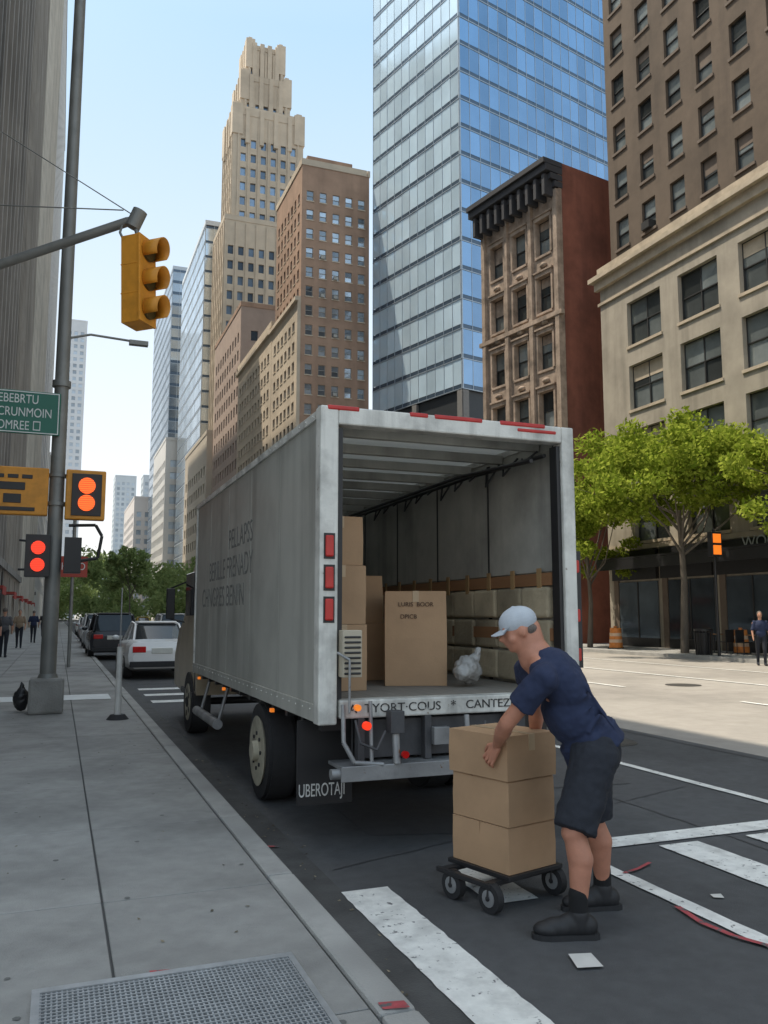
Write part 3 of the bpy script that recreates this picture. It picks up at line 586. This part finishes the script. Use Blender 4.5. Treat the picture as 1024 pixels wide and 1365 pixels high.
mb.box(1.72,1.77,11.6,12.7,.5,.58,1); mb.box(1.74,1.77,11.55,11.57,.6,2.2,1); mb.box(1.9,3.55,14.1,14.25,.5,.7,1); mb.obj('cab_windows_mirror',[carglass,black],T,bevel=.01)
lt=M('faded_lettering',(.19,.195,.185),.6,0,12,.3,wear=((.42,.415,.38),20,.58)); dkt=M('black_lettering',(.03,.03,.03),.6,0,30,.5,wear=((.5,.49,.46),40,.6))
text('PELLAPSS',(1.698,9.1,2.40),.3,(0,-1,0),(0,0,1),lt,T,sx=1.0,ext=.001)
text('BERILLE FRENADY',(1.698,10.3,2.1),.32,(0,-1,0),(0,0,1),lt,T,sx=.95,ext=.001)
text('CHNGRES BENIN',(1.698,10.8,1.8),.32,(0,-1,0),(0,0,1),lt,T,sx=1.05,ext=.001)
text('A  TYORT·COUS   *   CANTEZEUI',(1.88,5.548,.963),.085,(1,0,0),(0,0,1),dkt,T,sx=1.1)
text('UBEROTAJI',(1.67,6.047,.34),.13,(1,0,0),(0,0,1),M('plate_white',(.6,.6,.58),.7,0,30,.4),T,sx=.55)
# ------------------------------------------------------------------ boxes
card=M('cardboard',(.47,.30,.175),.85,0,3,.07,.08,60,island=.08,dirt=.15,dscale=2); tape=M('packing_tape',(.5,.36,.22),.35); inkm=M('box_ink',(.1,.06,.04),.8)
def cbox(c,th,w_,d,h,par=None,z=0,txt=None,name='cardboard_box',tp=True):
    e=E(name,(c[0],c[1],z)) if par is None else par
    th+=random.uniform(-.012,.012)
    X=Matrix.Translation((c[0],c[1],z))@Matrix.Rotation(th,4,'Z'); mb=MB(); w2,d2=w_/2,d/2
    j=lambda: V((random.uniform(-.004,.004),random.uniform(-.004,.004),0))
    lo=[V(p)+j() for p in ((-w2,-d2,0),(w2,-d2,0),(w2,d2,0),(-w2,d2,0))]; mid=[V((p.x*1.012,p.y*1.01,h*.5)) for p in lo]; hi=[V((p[0],p[1],h-.004))+j() for p in ((-w2,-d2),(w2,-d2),(w2,d2),(-w2,d2))]
    loft(mb,[[X@v for v in lo],[X@v for v in mid],[X@v for v in hi]],0,False)
    mb.box(-w2+.001,-.0015,-d2+.001,d2-.001,h-.004,h,0,X); mb.box(.0015,w2-.001,-d2+.001,d2-.001,h-.004,h+.001,0,X)
    if tp:
        mb.box(-.025,.025,-d2-.0015,d2+.0015,h+.001,h+.0025,1,X); mb.box(-.025,.025,-d2-.004,-d2+.003,h-.09,h+.001,1,X)
    o=mb.obj('carton',[card,tape],e,bevel=.004,seg=2)
    if txt:
        for s,zz,tx in txt: text(s,X@V((tx,-d2*1.01-.005,zz)),.05,X.to_3x3()@V((1,0,0)),(0,0,1),inkm,e,align='CENTER')
    return e
TH=math.radians(16.5); bc=V((2.491,4.525)); e1=V((math.cos(TH),math.sin(TH))); e2=V((-math.sin(TH),math.cos(TH)))
cbox(bc,TH,.40,.48,.245,z=.682)
sp=.17; zz=.432
cbox(bc-e2*(.23-sp/2-.06),TH,.37,sp+.12,.245,z=zz,tp=False); cbox(bc+e2*(.23-(.46-sp-.12)/2),TH,.37,.46-sp-.125,.245,z=zz,tp=False)
zz=.182
cbox(bc-e2*.115,TH,.38,.226,.245,z=zz,tp=False); cbox(bc+e2*.116,TH,.38,.226,.245,z=zz,tp=False)
cbox((2.04,6.42),.03,.38,.5,.5,z=1.03); cbox((2.04,6.42),-.02,.38,.48,.45,z=1.535); cbox((2.03,6.44),.02,.36,.46,.38,z=1.99)
cbox((2.84,6.66),math.radians(-19),.5,.5,.77,z=1.03,txt=[('LURIS  BOOR',.66,0),('DPICB',.56,-.06)])
cbox((2.52,7.35),.05,.45,.5,.5,z=1.03); cbox((2.52,7.35),.02,.42,.45,.42,z=1.535); cbox((2.36,7.95),.05,.42,.4,1.3,z=1.03); cbox((2.2,7.3),0,.3,.4,.7,z=1.03); cbox((2.34,7.9),.03,.36,.38,.3,z=2.335); cbox((2.85,8.3),.1,.4,.4,.6,z=1.03)
mb=MB(); random.seed(2)
for k in range(7): mb.sph((3.12+random.uniform(-.06,.06),6.22+random.uniform(-.05,.05),1.11+random.uniform(0,.09)),random.uniform(.07,.1))
mb.cap((3.14,6.22,1.18),(3.22,6.19,1.33),.07,.02)
blob('bag_film',mb,M('plastic_film',(.5,.49,.47),.25,0,9,.3,.4,20,trans=.3),E('plastic_bag',(3.12,6.22,1.03)),.012,2,.05,.05)
# ------------------------------------------------------------------ dolly
D=E('platform_dolly',(bc.x,bc.y,0)); Xd=Matrix.Translation((bc.x,bc.y,0))@Matrix.Rotation(TH,4,'Z'); mb=MB()
mb.box(-.21,.23,-.25,.25,.155,.18,0,Xd); mb.box(-.32,.25,-.2,-.15,.13,.155,0,Xd); mb.box(-.32,.25,.15,.2,.13,.155,0,Xd); mb.box(-.33,-.3,-.22,.22,.13,.156,0,Xd)
for (a,b) in ((-.3,-.2),(-.3,.1),(.21,-.2),(.2,.2)):
    c=Xd@V((a,b,.08)); ax=Xd.to_3x3()@V((1,0,0))
    mb.cyl(c-ax*.022,c+ax*.022,.078,n=22,mi=1); mb.cyl(c-ax*.026,c+ax*.026,.045,n=16,mi=2); mb.cyl(c-ax*.032,c+ax*.032,.014,n=8,mi=0)
    for s in (-1,1): mb.cyl(c+ax*.03*s,c+ax*.02*s+V((0,0,.065)),.008,n=6,mi=0)
    mb.cyl(c+V((0,0,.06)),c+V((0,0,.08)),.02,n=10,mi=0)
mb.obj('deck_and_casters',[black,rubber,steel],D,bevel=.003)
# ------------------------------------------------------------------ man
skin=M('skin',(.5,.26,.17),.5,0,12,.1,.1,80); skinr=M('skin_red',(.5,.225,.145),.5,0,14,.16,.1,80)
navy=M('navy_cotton',(.022,.032,.075),.9,0,30,.12,.15,200); shortm=M('black_denim',(.02,.023,.032),.9,0,30,.2,.2,200); sock=M('black_sock',(.012,.012,.013),.95); shoe=M('shoe_black',(.022,.022,.024),.6); capm=M('cap_grey',(.48,.52,.57),.8,0,20,.08,.2,200); hair=M('grey_hair',(.15,.125,.11),.9,0,60,.4,.5,200)
MAN=E('man',(2.65,3.95,0))
f=V((-.933,.36,0)); l=V((-.36,-.933,0)); ax=V((-.476,.183,.861)).normalized(); dp=(f-ax*f.dot(ax)).normalized()
RT=Matrix((l,dp,ax)).transposed()
Pv=V((2.725,3.945,.92)); C7=V((2.45,4.05,1.39))
SL=V((2.40,3.885,1.275)); SR=V((2.51,4.245,1.29)); EL=V((2.262,4.045,1.03)); WL=V((2.325,4.27,.885)); ER=V((2.66,4.40,1.06)); WR=V((2.735,4.55,.86))
hd=V((2.37,4.08,1.522)); fh=(V((-.88,.43,-.32))).normalized(); lh=fh.cross(V((0,0,1))).normalized()*-1; uh=lh.cross(fh)*-1
if uh.z<0: uh=-uh
RH=Matrix((lh,fh,uh)).transposed()
def hp(a,b,c): return hd+lh*a+fh*b+uh*c
body=MB()
body.sph(hd+uh*.012,(.077,.098,.1),0,24,RH); body.sph(hp(0,.035,-.045),(.062,.064,.07),0,20,RH); body.sph(hp(0,.07,-.088),(.03,.022,.02),0,12,RH)
body.cap(hp(0,.09,.012),hp(0,.112,-.022),.011,.016); body.sph(hp(0,.094,-.055),(.026,.012,.012),0,12,RH)
for s in (-1,1):
    body.sph(hp(s*.08,-.008,-.01),(.01,.022,.034),0,12,RH); body.sph(hp(s*.035,.082,.03),(.024,.012,.01),0,10,RH); body.sph(hp(s*.045,.055,-.035),(.03,.03,.03),0,10,RH)
body.cap(C7+V((-.01,.01,-.03)),hp(0,-.015,-.05),.076,.068); body.cap(hp(0,-.055,-.01),C7,.06,.07)
body.cap(C7,C7.lerp(SL,.8),.055,.055); body.cap(C7,C7.lerp(SR,.8),.055,.055)
body.cap(C7,Pv,.09,.11); body.sph(C7.lerp(Pv,.4),(.15,.1,.2),0,20,RT)
def arm(S,Ee,Wr,bul):
    body.cap(S,Ee,.054,.043); body.sph(S.lerp(Ee,.45)+bul*.01,(.052,.052,.07)); body.cap(Ee,Ee.lerp(Wr,.35)+bul*.006,.043,.046); body.cap(Ee.lerp(Wr,.35)+bul*.006,Wr,.046,.028)
arm(SL,EL,WL,V((-.5,-.5,0))); arm(SR,ER,WR,V((.5,.5,0)))
HL=V((2.685,3.855,.87)); HR=V((2.76,4.035,.87)); KL=V((2.505,3.805,.50)); KR=V((2.80,4.07,.49)); AL=V((2.505,3.785,.11)); AR=V((2.87,4.095,.11))
for H_,K_,A_ in ((HL,KL,AL),(HR,KR,AR)):
    body.cap(H_,K_,.09,.062); cf=K_.lerp(A_,.33)-f*.026; body.cap(K_,cf,.056,.066); body.cap(cf,A_,.063,.036); body.sph(K_+f*.016,.052); body.cap(A_,A_+f*.05-V((0,0,.05)),.034,.03)
blob('body',body,skinr,MAN,.009,4)
def hand(name,Wr,g,s,n,par):
    h=MB(); K=Wr+g*.088
    h.cap(Wr-g*.04,Wr+g*.01,.027,.025)
    for o in (-.027,-.009,.009,.027): h.cap(Wr+g*.02+s*o*.7,K+s*o,.016,.013)
    for o,L_ in zip((.030,.0102,-.0102,-.030),(.072,.082,.075,.059)):
        b=K+s*o; p1=b+g*L_*.45-n*.006+s*o*.2; p2=p1+(g*.8+n*.55).normalized()*L_*.32; p3=p2+(g*.55+n*.8).normalized()*L_*.22
        h.cap(b,p1,.0098,.009); h.cap(p1,p2,.009,.0083); h.cap(p2,p3,.0083,.0072)
    t0=Wr+g*.025+s*.02; t1=t0+g*.03+s*.03+n*.006; t2=t1+g*.032+s*.010+n*.008; t3=t2+g*.022+n*.004
    h.cap(t0,t1,.016,.0125); h.cap(t1,t2,.0115,.010); h.cap(t2,t3,.010,.0085)
    return blob(name,h,skinr,par,.0035,3)
e1v=V((e1.x,e1.y,0)); e2v=V((e2.x,e2.y,0))
gL=(e2v*.6-V((0,0,.8))).normalized(); sL=(e2v*.8+V((0,0,.6))).normalized()
hand('left_hand',WL,gL,sL,e1v,MAN)
hand('right_hand',WR,gL,sL,-e1v,MAN)
sh=MB(); ch=C7.lerp(Pv,.36)
sh.sph(ch-dp*.03,(.196,.132,.215),0,24,RT); sh.sph(C7.lerp(Pv,.68)+dp*.008,(.178,.152,.19),0,24,RT); sh.sph(C7.lerp(Pv,.93),(.18,.15,.10),0,24,RT)
sh.sph(C7.lerp(Pv,.14)-dp*.016,(.145,.095,.11),0,20,RT)
for S,Ee in ((SL,EL),(SR,ER)):
    sh.cap(C7.lerp(Pv,.08),S,.068,.074); en=S.lerp(Ee,.62); sh.cyl(S,en,.076,.075,20); sh.sph(S,.078,0,20); sh.cap(S,ch,.07,.11)
sh.cyl(C7.lerp(Pv,.9),C7.lerp(Pv,1.1),.17,.175,24)
for k in range(7):
    t=random.uniform(-.14,.14); a_=C7.lerp(Pv,random.uniform(.25,.7))+l*t-dp*.118; b_=a_+(-ax)*random.uniform(.12,.2)+l*random.uniform(-.1,.1); sh.cap(a_,b_,.012,.006)
for k in range(4): a_=C7.lerp(Pv,.35+k*.16)+l*.165; sh.cap(a_,a_-dp*.09+ax*.03*(k-1.5),.013,.008)
blob('t_shirt',sh,navy,MAN,.007,6,.024,.085)
so_=MB(); RP=Matrix((l,f,V((0,0,1)))).transposed()
so_.sph(V((2.725,3.945,.89)),(.18,.145,.13),0,24,RP); so_.sph(V((2.76,3.93,.87)),(.15,.12,.12),0,20,RP)
for H_,K_ in ((HL,KL),(HR,KR)):
    K2=H_.lerp(K_,.98); so_.cyl(H_+V((0,0,.02)),K2,.124,.11,24); so_.sph(H_,.124,0,20)
blob('shorts',so_,shortm,MAN,.009,4,.026,.08)
sk=MB(); 
for A_ in (AL,AR): sk.cap(A_+V((0,0,.1)),A_+V((0,0,-.03)),.048,.05)
blob('socks',sk,sock,MAN,.007,3)
for nm,A_,ff in (('left_shoe',AL,V((-.94,.33,0)).normalized()),('right_shoe',AR,V((-.97,.24,0)).normalized())):
    s_=MB(); b=V((A_.x,A_.y,0)); lat=V((-ff.y,ff.x,0)); RS=Matrix((lat,ff,V((0,0,1)))).transposed()
    s_.sph(b-ff*.035+V((0,0,.058)),(.048,.062,.058),0,20,RS); s_.sph(b+ff*.03+V((0,0,.062)),(.05,.09,.06),0,20,RS); s_.sph(b+ff*.10+V((0,0,.052)),(.052,.1,.05),0,20,RS); s_.sph(b+ff*.155+V((0,0,.044)),(.054,.078,.04),0,20,RS)
    s_.cap(b+V((0,0,.06)),b+V((0,0,.11)),.054,.054)
    Xs=RS.to_4x4(); Xs.translation=b
    blob(nm,s_,shoe,MAN,.006,5)
    q=MB(); pr=[(-.1,.03),(-.07,.047),(0,.045),(.08,.052),(.15,.057),(.2,.044),(.237,.018)]
    low=[Xs@V((w_,y_,.0)) for y_,w_ in pr]+[Xs@V((-w_,y_,.0)) for y_,w_ in reversed(pr)]; up=[v+V((0,0,.026)) for v in low]; loft(q,[low,up],0,False); q.obj(nm+'_sole',[rubber],MAN,bevel=.004)
c=MB(); c.sph(hp(0,-.005,.045),(.087,.107,.085),0,24,RH); c.sph(hp(0,-.005,.128),.009,0,8); blob('cap_crown',c,capm,MAN,.006,2)
c=MB(); seg=[]
for k in range(-4,5):
    t=k/4; seg.append((t*.072,.088+.06*(1-t*t)**.5 if abs(t)<1 else .085))
vs=[hp(a,.07-abs(a)*.3,.03) for a,b in seg]+[hp(a,b+.01,.012-abs(a)*.12) for a,b in seg]; vs2=[v+uh*.006 for v in vs]; n=len(seg)
fs=[(i,i+1,n+i+1,n+i) for i in range(n-1)]; c.add(vs,fs,0,True); c.add(vs2,fs,0,True); c.add(vs[n:]+vs2[n:],[(i,i+1,n+i+1,n+i) for i in range(n-1)],0); c.obj('cap_brim',[capm],MAN)
c=MB(); c.sph(hp(0,-.05,-.012),(.073,.054,.045),0,20,RH); blob('hair',c,hair,MAN,.006,2)
c=MB()
for s in (-1,1): c.sph(hp(s*.032,.082,.012),.011,0,10)
c.obj('eyes',[M('eye',(.5,.48,.45),.2)],MAN)
# ------------------------------------------------------------------ generic pedestrians
def person(x,y,hd_,top,bot,sc_=1,z=.13):
    e=E('pedestrian',(x,y,z)); ff=V((math.cos(hd_),math.sin(hd_),0)); ll=V((-ff.y,ff.x,0)); o=V((x,y,z))
    p=lambda a,b,c_: o+(ff*a+ll*b+V((0,0,c_)))*sc_
    R3=Matrix((ll,ff,V((0,0,1)))).transposed()
    s=MB(); s.sph(p(0,0,1.62),(.075,.09,.115),0,14,R3); s.cap(p(-.01,0,1.42),p(0,0,1.55),.055,.052); s.cap(p(.09,0,1.61),p(.1,0,1.6),.014)
    for k in (-1,1): s.cap(p(.0,k*.2,1.36),p(-.03*k,k*.25,1.08),.045,.038); s.cap(p(-.03*k,k*.25,1.08),p(.12,k*.24,.88),.036,.026); s.cap(p(.12,k*.24,.88),p(.17,k*.24,.8),.028,.016)
    blob('head_and_arms',s,skin,e,.014,3)
    s=MB(); s.sph(p(0,0,1.25),(.2,.12,.22),0,16,R3); s.sph(p(0,0,1.03),(.165,.12,.16),0,16,R3)
    for k in (-1,1): s.cap(p(0,k*.17,1.38),p(-.02*k,k*.235,1.15),.065,.058)
    blob('jacket',s,top,e,.014,3,.02,.08)
    s=MB()
    for k in (-1,1): s.cap(p(0,k*.09,.92),p(.1*k,k*.09,.5),.09,.065); s.cap(p(.1*k,k*.09,.5),p(.12*k-.05,k*.09,.1),.06,.045); s.cap(p(.12*k-.07,k*.09,.05),p(.12*k+.1,k*.1,.04),.045,.04)
    blob('trousers_and_shoes',s,bot,e,.014,3)
    s=MB(); s.sph(p(-.02,0,1.66),(.082,.092,.09),0,12,R3); s.obj('hair',[hair],e)
gc=M('grey_coat',(.1,.1,.11),.9)
person(21.2,21.2,-2.2,navy,shortm,z=0); person(-2.0,31,-1.4,black,shortm); person(-1.75,33,1.5,gc,shortm); person(-1.2,50,1.5,navy,shortm); person(-.9,64,1.5,black,shortm); person(-1.6,42,-1.6,M('tan_coat',(.3,.22,.15),.9),shortm); person(-.4,56,1.5,gc,shortm)
# ------------------------------------------------------------------ traffic signals
yel=M('signal_yellow',(.72,.30,.028),.5,0,6,.12,dirt=.25,dscale=4); redL=M('lamp_red_lit',(1,.05,.015),.3,emit=1.2); orL=M('lamp_orange_lit',(1,.13,.015),.3,emit=1.3); lens=M('lens_dark',(.06,.05,.02),.2)
S=E('traffic_signal_mast',(-2.8,11.2,0)); mb=MB()
mb.cyl((-2.8,11.2,.13),(-2.8,11.2,7),.12,.09,16); mb.tube([(-2.8,11.2,5.0),(-.8,10.25,5.62),(.55,9.6,6.08),(.66,9.55,6.09)],.055,12)
mb.cyl((.60,9.56,6.0),(.68,9.53,6.2),.085,n=14); mb.tube([(-2.8,11.2,6.5),(-.9,10.3,6.35),(.5,9.62,6.22)],.008,5); mb.tube([(-2.8,11.2,7),(-1,12,8.2),(.6,9.55,6.15)],.007,5)
mb.tube([(.5,9.6,6.05),(.47,9.58,5.93),(.5,9.56,5.86)],.014,6); mb.tube([(.62,9.54,6.06),(.66,9.52,5.9)],.025,8)
mb.obj('pole_and_arm',[poleM],S)
X=Matrix.Translation((.70,9.5,4.83))@Matrix.Rotation(math.radians(-38),4,'Z')@Matrix.Rotation(math.radians(-2.5),4,'Y'); mb=MB()
mb.box(-.12,.10,-.15,.15,0,1.02,0,X); mb.box(-.13,-.12,-.12,.12,.05,.97,0,X); mb.box(.10,.13,-.165,.165,.0,1.02,0,X)
for z in (.34,.68): mb.box(-.125,.105,-.155,.155,z-.008,z+.008,0,X)
mb.obj('signal_housing',[yel],S,bevel=.02,seg=2); mb=MB()
for k in range(3):
    z=.17+k*.34; n=16; vs=[]
    for j in range(2):
        for i in range(n+1):
            t=math.radians(-40+260*i/n); L_=.02 if j==0 else .24-.06*(1-math.sin(t))/2
            vs.append(X@V((.12+L_,math.cos(t)*.13,z+math.sin(t)*.13)))
    mb.add(vs,[(i,i+1,n+2+i,n+1+i) for i in range(n)],0,True)
    mb.cyl(X@V((.13,0,z)),X@V((.15,0,z)),.115,n=18,mi=1); mb.box(-.14,-.13,-.03,.03,z-.04,z+.04,1,X)
o=mb.obj('visors',[yel,lens],S); s_=o.modifiers.new('s','SOLIDIFY'); s_.thickness=.008
S=E('signal_pole',(-.1,14,0)); mb=MB()
mb.cyl((-.1,14,.6),(-.1,14,13.5),.12,.085,20); mb.cyl((-.1,14,.6),(-.1,14,.72),.17,.13,20)
mb.tube([(-.1,14,6.0),(.3,14,6.12),(.95,13.98,6.08)],.02,8); mb.box(.9,1.2,13.92,14.04,6.02,6.09); mb.cyl((-.1,14,5.2),(-.1,14,5.3),.14,n=16); mb.cyl((-.1,14,3.3),(-.1,14,3.36),.14,n=16)
mb.cyl((-.1,14,3.75),(-.1,14,3.8),.14,n=16)
mb.obj('pole',[poleM],S)
mb=MB(); mb.box(-.36,.14,13.78,14.25,.13,.66,0); mb.obj('plinth',[M('plinth_concrete',(.3,.29,.27),.9,0,6,.2,.5,40,dirt=.4,dscale=3)],S,bevel=.04,seg=2)
mb=MB(); mb.box(-1.5,-.1,13.84,13.87,4.38,5.06,0); mb.obj('street_name_sign',[M('sign_green',(.015,.14,.095),.45,0,4,.08)],S,bevel=.01)
mb=MB()
for a in ((-1.48,-.12,5.03,5.045),(-1.48,-.12,4.395,4.41),(-.135,-.12,4.41,5.03)): mb.box(a[0],a[1],13.834,13.84,a[2],a[3],0)
mb.obj('sign_border',[M('sign_white2',(.7,.72,.7))],S)
for i,(s,zz) in enumerate((('EBEBRTU',4.92),('CRUNMOIN',4.71),('OMREE □',4.50))): text(s,(-1.0,13.835,zz),.2,(1,0,0),(0,0,1),MC['sign_white2'],S,sx=.72)
mb=MB(); mb.box(-1.5,-.22,13.82,13.95,3.12,3.86,0); mb.box(.03,.62,13.8,13.98,3.08,3.86,0); mb.obj('yellow_panel',[yel],S,bevel=.02,seg=2)
mb=MB(); mb.box(-.92,-.55,13.81,13.82,3.5,3.62,0); mb.box(-.85,-.6,13.81,13.82,3.3,3.44,0); mb.box(-1.0,-.4,13.81,13.819,3.18,3.24,0); mb.box(.12,.56,13.78,13.8,3.14,3.8,0)
for t in range(3): mb.box(-1.0+t*.2,-.85+t*.2,13.808,13.818,3.68,3.74,0)
mb.box(-.5,-.15,13.72,13.95,2.18,2.82,0); mb.box(.05,.3,13.8,14.05,2.25,2.8,0); mb.tube([(.1,14,3.0),(.5,14,3.02),(.6,14,2.85),(.55,14,2.5),(.3,14,2.45)],.025,8); mb.tube([(-.6,14,2.75),(-.1,14,2.7)],.02,6); mb.tube([(-.6,14,2.3),(-.1,14,2.3)],.02,6)
mb.obj('signal_cases',[black],S,bevel=.01)
mb=MB(); 
for z in (3.34,3.61): mb.cyl((.34,13.75,z),(.34,13.79,z),.125,n=24)
mb.obj('warning_lamps',[orL],S)
mb=MB()
for z in (2.36,2.62): mb.cyl((-.32,13.69,z),(-.32,13.73,z),.10,n=20)
mb.obj('pedestrian_lamps',[redL],S)
mb=MB()
for z in (3.34,3.61):
    for k in range(-3,4): h=(1-(k/4)**2)**.5*.12; mb.box(.34-h,.34+h,13.744,13.749,z+k*.033-.003,z+k*.033+.003,0)
for z in (2.36,2.62):
    for k in range(-3,4): h=(1-(k/4)**2)**.5*.095; mb.box(-.32-h,-.32+h,13.684,13.689,z+k*.026-.003,z+k*.026+.003,0)
mb.obj('lens_grille',[M('grille_dark',(.2,.02,.01),.5)],S)
S2=E('traffic_sign',(.35,26,0)); mb=MB(); mb.cyl((.35,26,.13),(.35,26,4.6),.05,n=10,mi=1); mb.box(0.0,.75,25.93,25.96,2.7,3.3,0); mb.obj('panel_and_post',[M('sign_red',(.4,.05,.03),.5),poleM],S2)
text('HUEO',(.03,25.925,3.0),.3,(1,0,0),(0,0,1),MC['sign_white2'],S2,sx=.8)
S3=E('delineator_post',(.86,12.8,0)); mb=MB(); mb.cyl((.86,12.8,.16),(.86,12.8,1.15),.045,.04,14,0); mb.cyl((.86,12.8,1.15),(.86,12.8,2.0),.012,.01,8,2); mb.cyl((.86,12.8,.13),(.86,12.8,.2),.16,.1,16,1); mb.obj('post',[white,rubber,steel],S3)
S4=E('trash_bag',(-.5,15,0)); mb=MB(); mb.sph((-.47,14.3,.32),(.12,.1,.18)); mb.cap((-.47,14.3,.45),(-.47,14.3,.58),.05,.02); blob('bag',mb,black,S4,.015,2,.04,.06)
orange=M('barrel_orange',(.75,.26,.06),.6,0,5,.1,dirt=.3,dscale=4)
for (x,y) in ((23.4,31.8),(23.9,32.5),(24.9,25.9)):
    e=E('construction_barrel',(x,y,.13)); mb=MB(); z=.15
    for (ra,rb_,h,mi) in ((.30,.29,.25,0),(.285,.28,.14,1),(.28,.27,.14,0),(.265,.26,.14,1),(.255,.24,.22,0)): mb.cyl((x,y,z),(x,y,z+h),ra,rb_,20,mi); z+=h
    mb.cyl((x,y,z),(x,y,z+.08),.08,.07,10,0); mb.cyl((x,y,.13),(x,y,.17),.36,.34,18,2); mb.obj('drum',[orange,M('barrel_pale',(.7,.5,.35),.6),rubber],e)
e=E('litter_bin',(22.8,25.6,.13)); mb=MB()
for k in range(16): t=k*math.pi/8; mb.cyl((22.8+math.cos(t)*.28,25.6+math.sin(t)*.28,.13),(22.8+math.cos(t)*.33,25.6+math.sin(t)*.33,1.05),.018,n=5)
mb.cyl((22.8,25.6,.15),(22.8,25.6,.95),.24,.27,16); mb.cyl((22.8,25.6,1.02),(22.8,25.6,1.1),.35,.35,18); mb.obj('bin_body',[black],e)
def ped_sig(x,y,z):
    e=E('pedestrian_signal',(x,y,0)); mb=MB(); mb.cyl((x,y,.13),(x,y,z+.6),.06,.05,12,0); mb.box(x-.36,x+.1,y-.3,y-.05,z-.45,z+.45,0); mb.obj('pole_and_case',[black],e,bevel=.01)
    mb=MB(); mb.box(x-.31,x+.05,y-.31,y-.3,z+.05,z+.38,0); mb.box(x-.31,x+.05,y-.31,y-.3,z-.38,z-.04,0); mb.obj('lit_panel',[M('panel_orange_lit',(1,.22,.02),.4,emit=.8)],e)
ped_sig(22.6,24.6,4.2)
for k in range(5):
    x=24.4; y=18+k*2.2; e=E('cafe_table',(x,y,.13)); mb=MB(); mb.cyl((x,y,.85),(x,y,.88),.36,n=18,mi=1); mb.cyl((x,y,.13),(x,y,.85),.03,n=8); mb.cyl((x,y,.13),(x,y,.16),.2,n=12)
    for s in (-1,1):
        mb.box(x-.2,x+.2,y+s*.65-.2,y+s*.65+.2,.56,.6,0); mb.box(x-.2,x+.2,y+s*.84-.02,y+s*.84+.02,.6,1.05,0)
        for a in (-.17,.17):
            for b in (-.17,.17): mb.cyl((x+a,y+s*.65+b,.13),(x+a,y+s*.65+b,.56),.015,n=5)
    mb.obj('table_and_chairs',[black,wood],e)
e=E('street_lamp',(22.5,45,0)); mb=MB(); mb.cyl((22.5,45,.13),(22.5,45,9),.1,.06,12); mb.tube([(22.5,45,9),(21.5,45,9.5),(20,45,9.5)],.04); mb.box(19.3,20,44.85,45.15,9.4,9.55); mb.obj('lamp_post',[poleM],e)
print('done')
